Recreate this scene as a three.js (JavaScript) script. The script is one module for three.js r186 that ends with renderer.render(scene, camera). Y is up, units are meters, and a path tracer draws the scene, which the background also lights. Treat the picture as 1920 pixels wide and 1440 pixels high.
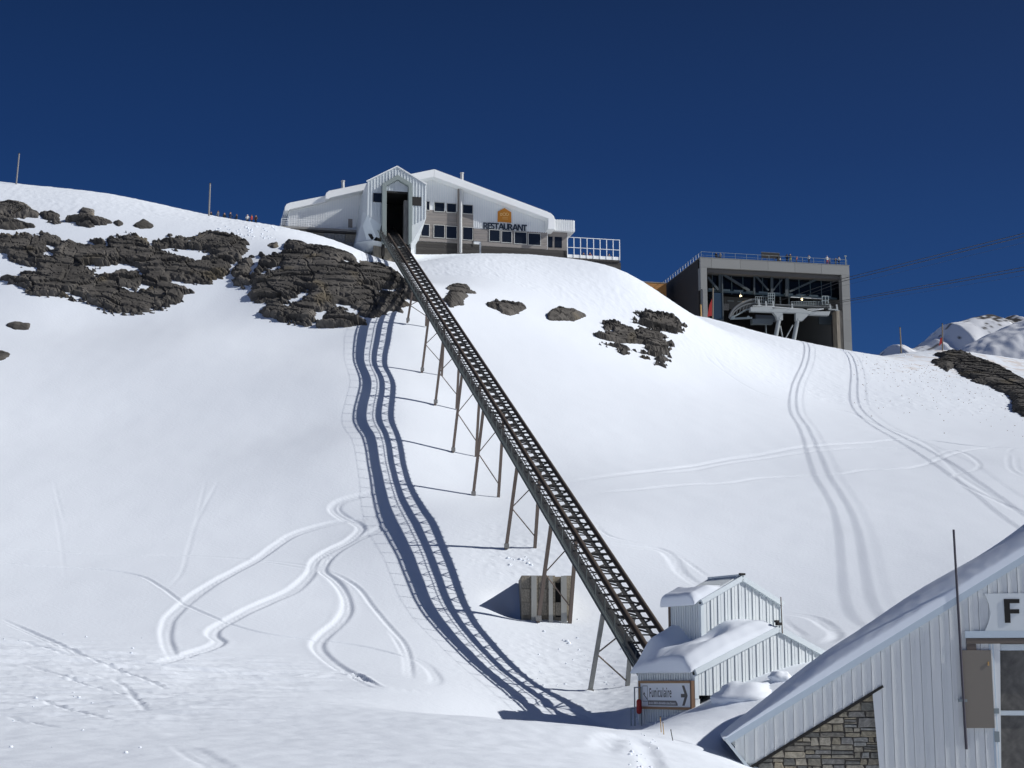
import * as THREE from 'three';
import { mergeGeometries, mergeVertices, toCreasedNormals } from 'three/addons/utils/BufferGeometryUtils.js';
import { ImprovedNoise } from 'three/addons/math/ImprovedNoise.js';
import { MarchingCubes } from 'three/addons/objects/MarchingCubes.js';
import { FontLoader } from 'three/addons/loaders/FontLoader.js';
import { TextGeometry } from 'three/addons/geometries/TextGeometry.js';

// ---------------------------------------------------------------- camera, sky, sun, exposure
const FPX = 3100, PITCH = THREE.MathUtils.degToRad(10.3);
const scene = new THREE.Scene();
const camera = new THREE.PerspectiveCamera(2 * Math.atan(720 / FPX) * 180 / Math.PI, 4 / 3, 0.5, 9000);
camera.position.set(0, 0, 0); camera.rotation.x = PITCH; scene.add(camera);
const SUN_EL = 34 * Math.PI / 180, SUN_AZ = 12 * Math.PI / 180;
const sunDir = new THREE.Vector3(Math.cos(SUN_EL) * Math.cos(SUN_AZ), Math.sin(SUN_EL), Math.cos(SUN_EL) * Math.sin(SUN_AZ));
{
  const W = 512, H = 256, d = new Float32Array(W * H * 4);
  // clear high-altitude sky: deep blue overhead, paler to the horizon and around the sun
  const keys = [[-90, .30, .36, .46], [-2, .30, .38, .50], [0, .16, .30, .56], [4, .05, .135, .36], [9, .021, .078, .245], [13, .0140, .056, .190], [18, .0095, .037, .135], [24, .0068, .025, .090], [40, .0058, .021, .078], [90, .0052, .019, .072]];
  for (let j = 0; j < H; j++) {
    const el = ((j + .5) / H - .5) * 180;
    let k = 0; while (k < keys.length - 2 && el > keys[k + 1][0]) k++;
    const a = keys[k], b = keys[k + 1], t = Math.min(1, Math.max(0, (el - a[0]) / (b[0] - a[0])));
    for (let i = 0; i < W; i++) {
      const az = ((i + .5) / W - .5) * 2 * Math.PI, ce = Math.cos(el * Math.PI / 180);
      const c = ce * Math.cos(az) * sunDir.x + Math.sin(el * Math.PI / 180) * sunDir.y + ce * Math.sin(az) * sunDir.z;
      const g = .55 * Math.exp(-(1 - c) * 26) + .07 * Math.exp(-(1 - c) * 4);
      const o = (j * W + i) * 4;
      d[o] = a[1] + (b[1] - a[1]) * t + g * .9; d[o + 1] = a[2] + (b[2] - a[2]) * t + g * .95; d[o + 2] = a[3] + (b[3] - a[3]) * t + g; d[o + 3] = 1;
    }
  }
  const sky = new THREE.DataTexture(d, W, H, THREE.RGBAFormat, THREE.FloatType);
  sky.mapping = THREE.EquirectangularReflectionMapping; sky.magFilter = THREE.LinearFilter; sky.minFilter = THREE.LinearFilter; sky.needsUpdate = true;
  scene.background = sky; scene.environment = sky; scene.environmentIntensity = 1;
}
const sun = new THREE.DirectionalLight(new THREE.Color(1, .985, .96), 3.7);
sun.position.copy(sunDir).multiplyScalar(400).add(new THREE.Vector3(0, 20, -160));
sun.target.position.set(0, 20, -160); sun.castShadow = true; sun.shadow.mapSize.set(4096, 4096);
Object.assign(sun.shadow.camera, { left: -190, right: 190, top: 140, bottom: -140, near: 10, far: 900 });
scene.add(sun, sun.target);
const renderer = new THREE.WebGLRenderer({ antialias: true });
renderer.toneMapping = THREE.LinearToneMapping; renderer.toneMappingExposure = 1.0;
renderer.shadowMap.enabled = true; renderer.setSize(1024, 768);

// ---------------------------------------------------------------- helpers
const V = (x, y, z) => new THREE.Vector3(x, y, z);
let seed = 1234567;
const rnd = () => { seed = (seed * 1664525 + 1013904223) % 4294967296; return seed / 4294967296; };
const rr = (a, b) => a + (b - a) * rnd();
const IN = new ImprovedNoise();
const noise = (x, y, z = 0) => IN.noise(x, y, z);
const fbm = (x, y, z = 0, o = 4) => { let s = 0, a = 1, f = 1; for (let i = 0; i < o; i++) { s += a * IN.noise(x * f, y * f, z * f + i * 7.3); a *= .5; f *= 2.03; } return s; };
const clamp = (x, a, b) => Math.min(b, Math.max(a, x));
const sstep = (a, b, x) => { const t = clamp((x - a) / (b - a), 0, 1); return t * t * (3 - 2 * t); };
const cp = Math.cos(PITCH), sp = Math.sin(PITCH);
// surveyed sight lines: pixel of the 1920 x 1440 photograph -> direction per metre of forward distance
function sight(u, v) { const x = (u - 960) / FPX, y = (720 - v) / FPX, h = cp - y * sp; return V(x / h, (y * cp + sp) / h, -1); }
const P = (u, v, d) => sight(u, v).multiplyScalar(d);
function toPix(p) { const d = -p.z, zc = d * cp + p.y * sp, yc = p.y * cp - d * sp; return [960 + FPX * p.x / zc, 720 - FPX * yc / zc]; }

const usedNames = {};
function numbered(n) { const k = usedNames[n] = (usedNames[n] ?? -1) + 1; return k ? n + '_' + String(k).padStart(3, '0') : n; }
function tag(o, label, category, group, kind) { o.userData = { label, category }; if (group) o.userData.group = group; if (kind) o.userData.kind = kind; return o; }
function thing(name, label, category, pos, turn = 0, group) {
  const o = new THREE.Group(); o.name = numbered(name); o.position.copy(pos); o.rotation.y = turn; scene.add(o); return tag(o, label, category, group);
}
const shadow = m => { m.castShadow = m.receiveShadow = true; return m; };
function clean(g) { g = g.index ? g.toNonIndexed() : g; for (const k of Object.keys(g.attributes)) if (!['position', 'normal', 'uv', 'color'].includes(k)) g.deleteAttribute(k); return g; }
function merge(list) {
  if (!Array.isArray(list)) return list; if (list.length === 1) return list[0];
  list = list.map(clean); const allUv = list.every(g => g.attributes.uv), allC = list.every(g => g.attributes.color);
  for (const g of list) { if (!allUv) g.deleteAttribute('uv'); if (!allC) g.deleteAttribute('color'); }
  return mergeGeometries(list);
}
function obj(name, geo, mat, parent = scene) {
  const m = shadow(new THREE.Mesh(merge(geo), mat)); m.name = parent === scene ? numbered(name) : name; parent.add(m); return m;
}
const mat = (r, g, b, rough = .8, metal = 0, extra = {}) => { const m = new THREE.MeshStandardMaterial({ roughness: rough, metalness: metal, ...extra }); m.color.setRGB(r, g, b); return m; };
function box(x0, x1, y0, y1, z0, z1) { const g = new THREE.BoxGeometry(Math.abs(x1 - x0), Math.abs(y1 - y0), Math.abs(z1 - z0)); g.translate((x0 + x1) / 2, (y0 + y1) / 2, (z0 + z1) / 2); return g; }
function poly(pts, z0, z1, bevel = 0) {   // polygon in x,y, from z0 to z1
  const s = new THREE.Shape(pts.map(p => new THREE.Vector2(p[0], p[1])));
  const g = new THREE.ExtrudeGeometry(s, { depth: z1 - z0 - 2 * bevel, bevelEnabled: bevel > 0, bevelThickness: bevel, bevelSize: bevel, bevelOffset: -bevel, bevelSegments: 1, steps: 1 });
  g.translate(0, 0, z0 + bevel); return g;
}
const upY = V(0, 1, 0);
function beam(a, b, w, h, up = upY) {      // rectangular bar from a to b, w across, h along up
  const dir = b.clone().sub(a), L = dir.length(); dir.normalize();
  let side = dir.clone().cross(up); if (side.lengthSq() < 1e-6) side = V(1, 0, 0); side.normalize();
  const u2 = side.clone().cross(dir).normalize();
  const g = new THREE.BoxGeometry(w, h, L);
  g.applyMatrix4(new THREE.Matrix4().makeBasis(side, u2, dir.clone().negate()).setPosition(a.clone().add(b).multiplyScalar(.5))); return g;
}
function rod(a, b, r, r2 = r, seg = 8) {
  const dir = b.clone().sub(a), L = dir.length(), g = new THREE.CylinderGeometry(r2, r, L, seg);
  g.applyQuaternion(new THREE.Quaternion().setFromUnitVectors(upY, dir.normalize())); g.translate((a.x + b.x) / 2, (a.y + b.y) / 2, (a.z + b.z) / 2); return g;
}
class Frame {                              // a plan frame turned by th about the vertical
  constructor(o, th) { this.o = o; this.th = th; this.A = V(Math.cos(th), 0, -Math.sin(th)); this.N = V(Math.sin(th), 0, Math.cos(th)); }
  at(u, v, z = 0) { const r = sight(u, v), t = (z + this.N.dot(this.o)) / this.N.dot(r), p = r.multiplyScalar(t).sub(this.o); return [this.A.dot(p), p.y]; }
  atX(u, v, x) { const r = sight(u, v), t = (x + this.A.dot(this.o)) / this.A.dot(r), p = r.multiplyScalar(t).sub(this.o); return [this.N.dot(p), p.y]; }   // on the side plane x: z, y
  pts(list, z = 0) { return list.map(q => this.at(q[0], q[1], z)); }
  world(x, y, z) { return this.o.clone().addScaledVector(this.A, x).addScaledVector(this.N, z).add(V(0, y, 0)); }
}
const lineFn = pts => x => { let k = 0; while (k < pts.length - 2 && x > pts[k + 1][0]) k++; const a = pts[k], b = pts[k + 1], t = (x - a[0]) / (b[0] - a[0]); return a[1] + (b[1] - a[1]) * t; };
// --- computed textures (grain, stain, fine relief only)
function tex(n, fn, rep, srgb) {
  const d = new Uint8Array(n * n * 4);
  for (let j = 0; j < n; j++) for (let i = 0; i < n; i++) { const c = fn(i / n, j / n), o = (j * n + i) * 4; d[o] = c[0]; d[o + 1] = c[1]; d[o + 2] = c[2]; d[o + 3] = 255; }
  const t = new THREE.DataTexture(d, n, n, THREE.RGBAFormat); t.wrapS = t.wrapT = THREE.RepeatWrapping; t.magFilter = THREE.LinearFilter; t.minFilter = THREE.LinearMipmapLinearFilter; t.generateMipmaps = true;
  t.repeat.set(rep, rep); if (srgb) t.colorSpace = THREE.SRGBColorSpace; t.needsUpdate = true; return t;
}
const tileN = (u, v, f, z, o = 4) => {     // tiling fbm: noise on a torus
  const a = u * 2 * Math.PI, b = v * 2 * Math.PI, R = f / (2 * Math.PI); let s = 0, am = 1, k = R;
  for (let i = 0; i < o; i++) { s += am * IN.noise(Math.cos(a) * k + z, Math.sin(a) * k + Math.cos(b) * k * 1.0, Math.sin(b) * k + i * 5.1); am *= .5; k *= 2.1; } return s;
};
const gray = x => { const c = clamp(x, 0, 1) * 255; return [c, c, c]; };
const snowBump = tex(512, (u, v) => gray(.5 + .3 * tileN(u, v, 24, 3.1, 4) + .12 * tileN(u, v, 90, 9.7, 2)), 1);
const grime = tex(256, (u, v) => { const c = clamp(.88 + .16 * tileN(u, v, 8, 1.7, 4), 0, 1) * 255; return [c, c, c]; }, 1, true);

// ---------------------------------------------------------------- materials
const M = {
  snow: mat(.84, .885, .94, .75, 0, { bumpMap: snowBump, bumpScale: .014, vertexColors: true }),
  capSnow: mat(.84, .885, .94, .75),
  white: mat(.80, .82, .82, .5), whiteTrim: mat(.84, .85, .84, .5),
  clad: mat(.67, .71, .72, .45), cladB: mat(.645, .685, .70, .47), cladC: mat(.69, .725, .73, .43), cladTrim: mat(.64, .70, .725, .45),
  nearA: mat(.735, .745, .735, .45), nearB: mat(.71, .725, .72, .47), nearC: mat(.75, .76, .75, .43), nearTrim: mat(.54, .62, .68, .45),
  greyWood: mat(.26, .235, .215, .85), greyWood2: mat(.235, .215, .2, .85), darkSlat: mat(.055, .05, .045, .85), darkSlat2: mat(.042, .038, .035, .85),
  pane: mat(.012, .016, .024, .08, 0), dark: mat(.018, .017, .016, .9), mull: mat(.55, .55, .52, .6),
  steel: mat(.55, .55, .54, .4, .25), rust: mat(.06, .047, .038, .75), rustB: mat(.075, .055, .042, .75), greenSteel: mat(.10, .118, .112, .65), blackSteel: mat(.035, .034, .033, .7),
  leg: mat(.17, .13, .105, .75), legGrey: mat(.26, .26, .245, .65), conc: mat(.42, .37, .29, .9), concB: mat(.36, .32, .255, .9), concGrey: mat(.33, .32, .30, .85), trussGrey: mat(.24, .28, .29, .5), trussDim: mat(.045, .058, .064, .5), glassDark: new THREE.MeshPhysicalMaterial({ color: 0x0c1118, roughness: .1, specularIntensity: .35 }), concPale: mat(.40, .40, .37, .85),
  portal: mat(.24, .28, .27, .6), orange: mat(.52, .26, .045, .6), navy: mat(.012, .022, .04, .5), woodPole: mat(.22, .18, .13, .8), red: mat(.42, .03, .025, .7), timber: mat(.42, .20, .06, .75),
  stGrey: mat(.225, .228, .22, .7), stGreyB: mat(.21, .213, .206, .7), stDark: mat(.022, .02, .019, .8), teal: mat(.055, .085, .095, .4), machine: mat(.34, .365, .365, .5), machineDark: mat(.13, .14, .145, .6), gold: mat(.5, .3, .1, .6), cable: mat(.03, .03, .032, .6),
};
M.conc.map = M.concB.map = M.concGrey.map = grime;

// ---------------------------------------------------------------- the hill
// heights surveyed along sight lines [u, v, forward distance]
const CTRL = [
  [-150, 1440, 40], [300, 1440, 40], [700, 1440, 42], [1000, 1440, 45], [1180, 1440, 52], [1290, 1440, 57],
  [-100, 1370, 55], [300, 1365, 57], [650, 1385, 54], [950, 1410, 50],
  [0, 1300, 72], [300, 1305, 72], [600, 1318, 70], [850, 1352, 72], [1050, 1380, 72],
  [0, 1235, 84], [300, 1255, 84], [560, 1276, 84], [760, 1290, 84], [900, 1312, 83], [985, 1380, 80.5], [1090, 1388, 79], [1160, 1390, 77.5], [1000, 1346, 85.2], [1075, 1352, 84.3], [1150, 1360, 83],
  [-150, 1120, 98], [150, 1120, 101], [450, 1120, 103], [700, 1120, 106],
  [-150, 1000, 113], [150, 1000, 117], [400, 1000, 119], [650, 1000, 120],
  [-150, 800, 142], [150, 800, 147], [400, 800, 148], [600, 800, 148],
  [-150, 650, 168], [150, 640, 174], [350, 630, 175], [550, 650, 173],
  [-100, 560, 186], [40, 540, 188], [200, 592, 184], [330, 570, 187], [430, 540, 190], [520, 600, 181], [650, 620, 178],
  [-100, 440, 198], [60, 445, 198], [230, 440, 199], [400, 455, 198], [520, 475, 195], [620, 478, 194], [700, 500, 194],
  [-150, 330, 224], [0, 341, 222], [120, 353, 219], [240, 371, 216], [390, 404, 215], [530, 428, 219], [610, 448, 217], [650, 461, 215], [690, 474, 213], [735, 493, 210],
  [723, 599, 180.9], [718, 625, 176.4], [725, 720, 158.6], [734, 813, 144.3], [751, 901, 132.3], [801, 988, 120], [820, 1044, 114], [840, 1110, 107.7], [876, 1172, 102], [933, 1236, 95.6], [993, 1287, 90.5], [1070, 1318, 86.3],
  [1107, 1293, 91.9], [1010, 1155, 106.5], [950, 1020, 118.3], [888, 922, 133.7], [850, 840, 145.5], [817, 750, 157.8], [792, 690, 168.6], [765, 597, 182.4],
  [1172, 1283, 92.5], [1005, 1004, 119], [1190, 1040, 117], [1100, 900, 140], [950, 700, 172], [1100, 700, 181], [900, 600, 188], [1100, 570, 207], [850, 535, 196], [805, 487, 214],
  [920, 482, 217], [1060, 496, 219], [1165, 507, 221], [1230, 548, 226], [1310, 592, 246], [1380, 642, 260], [1440, 680, 266], [1510, 684, 272], [1600, 678, 282], [1700, 662, 280], [1770, 656, 276], [1920, 692, 262],
  [1330, 1230, 92], [1480, 1190, 96], [1600, 1180, 100], [1400, 1050, 118], [1650, 1050, 118], [1900, 1050, 116],
  [1300, 850, 158], [1500, 850, 162], [1800, 850, 165], [1950, 860, 160], [1300, 700, 200], [1500, 720, 212], [1700, 740, 214], [1900, 780, 205], [1420, 640, 258],
  [1195, 1374, 74], [1230, 1354, 75.2], [1310, 1352, 73.5], [1365, 1306, 75.3], [1440, 1264, 77], [1560, 1236, 79.5], [1345, 1358, 70.5], [1300, 1405, 64], [1340, 1440, 60],
];
const CW = CTRL.map(c => { const p = P(...c); return [p.x, c[2], p.y]; });
// plain world points (x, forward, height) beyond what the photograph shows
CW.push([-14.5, 199, 49.2], [-16.5, 216, 55.6], [0, 10, -2.1], [-40, 10, -2.1], [40, 10, -3], [30, 45, -4.2], [9.9, 69.5, -3.0], [11, 66.5, -3.8], [9.5, 63, -3.4], [12.5, 59, -4.3], [17, 59, -4.6], [25, 60, -5], [35, 62, -5], [20, 67, -3.8], [30, 68, -3.8], [14, 50, -4], [55, 62, -5.5], [60, 40, -6], [-60, 60, -1.5],
  [-100, 120, 14], [-110, 200, 52], [-110, 260, 68], [-60, 250, 66], [-25, 232, 63.5], [-20, 260, 65], [10, 236, 60], [25, 240, 53.5], [10, 280, 56], [35, 258, 53], [60, 300, 57], [90, 300, 57], [40, 330, 58], [90, 340, 54], [-60, 330, 64], [0, 340, 58],
  [130, 260, 48], [120, 180, 28], [110, 110, 5], [100, 60, -5], [-120, 10, -2], [120, 10, -6], [-120, -80, -6], [0, -80, -6], [120, -80, -10], [-140, 380, 60], [0, 400, 52], [150, 400, 44]);
const RC2 = 7 * 7;
function solveRBF(pts) {
  const n = pts.length, m = n + 3, a = [];
  for (let i = 0; i < n; i++) { const r = new Float64Array(m + 1); for (let j = 0; j < n; j++) r[j] = Math.sqrt((pts[i][0] - pts[j][0]) ** 2 + (pts[i][1] - pts[j][1]) ** 2 + RC2); r[i] -= .12; r[n] = 1; r[n + 1] = pts[i][0]; r[n + 2] = pts[i][1]; r[m] = pts[i][2]; a.push(r); }
  for (let k = 0; k < 3; k++) { const r = new Float64Array(m + 1); for (let j = 0; j < n; j++) r[j] = k === 0 ? 1 : pts[j][k - 1]; a.push(r); }
  for (let c = 0; c < m; c++) {
    let b = c; for (let i = c + 1; i < m; i++) if (Math.abs(a[i][c]) > Math.abs(a[b][c])) b = i;
    [a[c], a[b]] = [a[b], a[c]];
    for (let i = c + 1; i < m; i++) { const f = a[i][c] / a[c][c]; if (f) for (let j = c; j <= m; j++) a[i][j] -= f * a[c][j]; }
  }
  const w = new Float64Array(m);
  for (let i = m - 1; i >= 0; i--) { let s = a[i][m]; for (let j = i + 1; j < m; j++) s -= a[i][j] * w[j]; w[i] = s / a[i][i]; }
  return w;
}
const RW = solveRBF(CW), NC = CW.length;
const CX = new Float64Array(CW.map(c => c[0])), CD = new Float64Array(CW.map(c => c[1]));
function hb(x, d) {
  x = clamp(x, -160, 165); d = clamp(d, -100, 420);
  let s = RW[NC] + RW[NC + 1] * x + RW[NC + 2] * d;
  for (let i = 0; i < NC; i++) { const a = x - CX[i], b = d - CD[i]; s += RW[i] * Math.sqrt(a * a + b * b + RC2); }
  return s;
}
function ground(u, v, d0 = 36, d1 = 330) {     // where a sight line meets the hill
  const r = sight(u, v); let a = d0, b = d0;
  for (let d = d0; d < d1; d += 1.2) { if (r.y * d < hb(r.x * d, d)) { b = d; break; } a = d; b = d; }
  for (let i = 0; i < 14; i++) { const m = (a + b) / 2; if (r.y * m < hb(r.x * m, m)) b = m; else a = m; }
  return V(r.x * b, hb(r.x * b, b), -b);
}
// tracks in the snow: [points u,v], half width, depth, roughness
const z5 = l => l.map(p => [p[0] / 2.4, 900 + p[1] / 2.4]), z6 = l => l.map(p => [1000 + p[0] / 2.0565, 500 + p[1] / 2.0565]);
const TRACKS = [
  [z5([[1720, 50], [1600, 75], [1525, 100], [1500, 130], [1540, 165], [1600, 190], [1625, 215], [1575, 265], [1490, 310], [1420, 360], [1390, 425], [1320, 490], [1200, 545], [1080, 600], [1010, 640], [965, 670], [960, 700], [990, 722], [955, 752], [860, 780], [780, 805], [710, 832]]), .55, .20, .6],
  [z5([[1750, 155], [1640, 170], [1500, 190], [1330, 240], [1250, 290], [1150, 360], [1020, 430], [900, 500], [825, 555], [762, 620], [745, 680], [755, 740], [785, 800]]), .5, .18, .5],
  [z5([[1750, 180], [1680, 230], [1590, 270], [1510, 320], [1465, 370], [1450, 410], [1500, 450], [1545, 510], [1560, 570], [1530, 630], [1460, 690], [1425, 740], [1450, 790], [1530, 850], [1600, 885], [1690, 935]]), .5, .20, .5],
  [z5([[1455, 405], [1530, 435], [1610, 485], [1680, 575], [1760, 670], [1815, 735], [1840, 800], [1852, 895]]), .26, .15, .2],
  [z5([[1745, 665], [1790, 740], [1820, 800], [1830, 890]]), .25, .10, .3],
  [z5([[1830, 800], [1890, 825], [1935, 860], [1960, 905], [1940, 925]]), .35, .14, .6],
  [z5([[0, 368], [200, 385], [470, 405], [620, 430], [720, 480], [820, 550], [940, 605], [1040, 645], [1200, 690], [1420, 720], [1600, 745], [1800, 795], [1900, 830]]), .22, .12, .15],
  [z5([[0, 300], [300, 322], [600, 340], [850, 340], [1000, 348], [1200, 365], [1340, 380], [1455, 405]]), .22, .06, .1],
  [z5([[1000, 354], [1200, 372], [1400, 405]]), .18, .06, .1],
  [z5([[0, 625], [180, 700], [380, 790], [500, 840], [640, 890], [755, 935]]), .25, .16, .5],
  [z5([[0, 635], [180, 712], [380, 802]]), .22, .10, .3],
  [z5([[0, 700], [120, 730], [250, 770], [450, 800], [700, 830], [1000, 860], [1230, 875]]), .25, .12, .6],
  [z5([[0, 810], [100, 830], [250, 870], [420, 930], [560, 960], [660, 1040]]), .22, .12, .6],
  [z5([[0, 960], [160, 985], [330, 1040], [520, 1090]]), .2, .11, .6],
  [z5([[150, 830], [330, 860], [520, 905], [620, 1000]]), .2, .1, .6],
  [z5([[0, 1060], [120, 1090], [260, 1120], [420, 1130]]), .2, .1, .6],
  [z5([[990, -10], [930, 100], [880, 200], [850, 300], [810, 430], [755, 490]]), .13, .035, .5],
  [z5([[930, -10], [890, 150], [845, 320]]), .12, .025, .5],
  [z5([[240, 0], [270, 120], [290, 190]]), .14, .022, .8], [z5([[245, 110], [275, 290], [290, 430]]), .13, .018, .8],
  [z6([[655, 310], [665, 345], [700, 380], [750, 415], [820, 460], [880, 490], [960, 515], [1080, 540], [1200, 555], [1290, 595], [1440, 650], [1530, 695], [1600, 760], [1640, 800], [1730, 860], [1850, 935], [1900, 950]]), .22, .09, .1],
  [z6([[680, 325], [720, 375], [748, 415]]), .24, .11, .1],
  [z6([[655, 310], [665, 300], [680, 305]]), .25, .1, .5],
  [z6([[140, 830], [300, 808], [450, 788], [600, 770], [750, 745], [900, 722], [1000, 702], [1100, 690], [1275, 678], [1500, 668], [1700, 690], [1900, 700]]), .5, .16, .7],
  [z6([[450, 800], [600, 785], [750, 758], [900, 738], [1100, 712], [1275, 698], [1500, 700]]), .35, .11, .7],
  [z6([[200, 877], [400, 862], [600, 842], [750, 835], [900, 812], [1100, 803], [1200, 798], [1280, 785], [1450, 775], [1650, 715], [1800, 690]]), .32, .13, .5],
  [z6([[228, 978], [280, 1030], [350, 1052], [415, 1062]]), .22, .11, .2],
  [z6([[290, 1065], [400, 1080], [490, 1090], [530, 1120], [570, 1180], [640, 1232]]), .5, .17, .5],
  [z6([[545, 1100], [610, 1150], [690, 1210]]), .22, .12, .2],
  [z6([[960, 1338], [1060, 1350], [1130, 1385], [1165, 1425], [1130, 1450]]), .5, .18, .6], [z6([[960, 1352], [1010, 1400], [1045, 1430]]), .3, .12, .3],
  [[[1740, 860], [1790, 845], [1835, 868], [1830, 880], [1790, 890], [1800, 905], [1860, 935], [1920, 960]], .3, .13, .2],
  [[[1890, 850], [1900, 840], [1920, 838]], .25, .1, .2], [[[1890, 850], [1895, 880], [1920, 895]], .25, .1, .2], [[[1905, 855], [1910, 880], [1925, 890]], .2, .08, .2],
  [[[1130, 1415], [1160, 1380], [1190, 1385], [1215, 1410], [1222, 1450]], .5, .22, .9],
  [[[905, 1300], [960, 1308], [1040, 1325], [1100, 1345], [1165, 1368]], .45, .2, .9],
  [[[500, 1275], [560, 1272], [640, 1264], [670, 1270], [720, 1292], [800, 1300]], .5, -.18, .3],
  [[[440, 1450], [380, 1420], [330, 1400]], .5, .1, .8],
];
const BIN = 3, bins = new Map();
for (const [pl, w, h, ro] of TRACKS) {
  const c = new THREE.CatmullRomCurve3(pl.map(q => { const g = ground(q[0], q[1]); return V(g.x, 0, -g.z); }), false, 'centripetal');
  const n = Math.ceil(c.getLength() / .6), mid = c.getSpacedPoints(n), broad = w > .3 && ro > .12;
  // a broad track is a shallow scraped band with several single ski cuts wandering in it
  for (const [off, kw, kh] of broad ? [[0, .85, .42], [-.3, .19, .55], [.05, .17, .4], [.33, .21, .75]] : [[0, 1, 1]])
  for (let i = 0; i < n; i++) {
    const shift = k => { const p = mid[k].clone(), tn = mid[Math.min(n, k + 1)].clone().sub(mid[Math.max(0, k - 1)]).normalize(), o = off ? (off + .3 * noise(k * .045, off * 9, 3.3) + .06 * noise(k * .3, off * 5, 1.3)) * w * 1.5 : 0; p.x -= tn.z * o; p.z += tn.x * o; return p; };
    const a = shift(i), b = shift(i + 1), wd = w, ex = 2.6 * w + .3, e0 = Math.min(1, Math.min(i, n - i) / 6 + .12);
    const s = { a, b, w: broad ? Math.max(.13, wd * kw * .8) : Math.max(.14, w * .6), h: h * e0 * .66 * kh, ro: off ? .1 : ro, broad: broad && !off };
    for (let X = Math.floor((Math.min(a.x, b.x) - ex) / BIN); X <= Math.floor((Math.max(a.x, b.x) + ex) / BIN); X++)
      for (let Z = Math.floor((Math.min(a.z, b.z) - ex) / BIN); Z <= Math.floor((Math.max(a.z, b.z) + ex) / BIN); Z++) { const k = X * 10000 + Z; if (!bins.has(k)) bins.set(k, []); bins.get(k).push(s); }
  }
}
function trackH(x, d) {
  const l = bins.get(Math.floor(x / BIN) * 10000 + Math.floor(d / BIN)); if (!l) return 0;
  let lo = 0, hi = 0, base = 0;
  for (const s of l) {
    const dx = s.b.x - s.a.x, dz = s.b.z - s.a.z, t = clamp(((x - s.a.x) * dx + (d - s.a.z) * dz) / (dx * dx + dz * dz), 0, 1);
    const r = Math.hypot(x - s.a.x - dx * t, d - s.a.z - dz * t) / (s.w * (1 + (s.broad ? .5 * noise(x * .22, d * .22, 9.9) : 0))); if (r > 3.2) continue;
    const q = 1 + s.ro * (1.1 * noise(x * .9, d * .9, 4.4) + .8 * noise(x * 3.1, d * 3.1, 1.4));
    const pr = s.broad ? s.h * (1 - sstep(.35, 1.1, r)) * (.85 + .15 * q) : s.h * Math.exp(-r * r);
    if (s.broad) base = Math.max(base, pr); else if (Math.abs(pr) > Math.abs(lo)) lo = pr; if (s.ro > .12) hi = Math.max(hi, Math.abs(s.h) * (s.broad ? .22 : .3) * q * Math.exp(-((r - 1.4) ** 2) * 4));
  }
  return hi - lo - base;
}
function hs(x, d) {                       // the snow surface
  let h = hb(x, d) - .9 * Math.exp(-(((x - .2) / 1.3) ** 2) - ((d - 107.6) / 1.6) ** 2);   // with the wind scoop beside the abutment
  if (d > 30 && d < 330 && x > -110 && x < 130) {
    h += .11 * noise(x * .09, d * .07, 2.2) + .025 * noise(x * .45, d * .32, 7.7) + trackH(x, d);
    // wind and skier-worn patches
    const wl = sstep(-4, -14, x) * sstep(93, 84, d) * sstep(52, 62, d);                 // chopped piste, lower left
    if (wl > 0) h += wl * (.16 * noise(x * .2 + d * .1, d * 1.25 - x * .14, 1.1) + .12 * noise(x * .6, d * 2.8 - x * .35, 5.2) + .06 * Math.max(0, noise(x * 2.3, d * 3, 8)));
    const fl = sstep(84, 70, d) * (1 - wl) ; if (fl > 0) h += fl * (.035 * noise(x * 1.4 + 3, d * 1.0, 3.3) + .05 * noise(x * .3, d * .8, 6.1));
    const pl = Math.exp(-(((x - 5) / 6) ** 2) - ((d - 93) / 10) ** 2) + .8 * Math.exp(-(((x - 1) / 4) ** 2) - ((d - 116) / 5) ** 2) + Math.exp(-(((x + 34) / 8) ** 2) - ((d - 212) / 10) ** 2);   // slid lumps
    if (pl > .05) h += pl * (.10 * Math.max(0, noise(x * 1.6, d * 1.6, 2)) + .12 * Math.max(0, noise(x * 3.1, d * 2.7, 9) - .1));
    if (d > 205) h += .07 * Math.max(0, noise(x * 1.3, d * .9, 3.7)) + .03 * noise(x * 2.7, d * 2, 8.8);
  }
  return h;
}
function lines(a, b, step, lo, hi, grow = 1.22) {
  const out = []; for (let x = a; x <= b + 1e-6; x += step(x)) out.push(x);
  let s = step(b) * 1.2, x = out[out.length - 1]; while (x < hi) { x += s; s *= grow; out.push(x); }
  s = step(a) * 1.2; x = a; const pre = []; while (x > lo) { x -= s; s *= grow; pre.unshift(x); }
  return [...pre, ...out];
}
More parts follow.
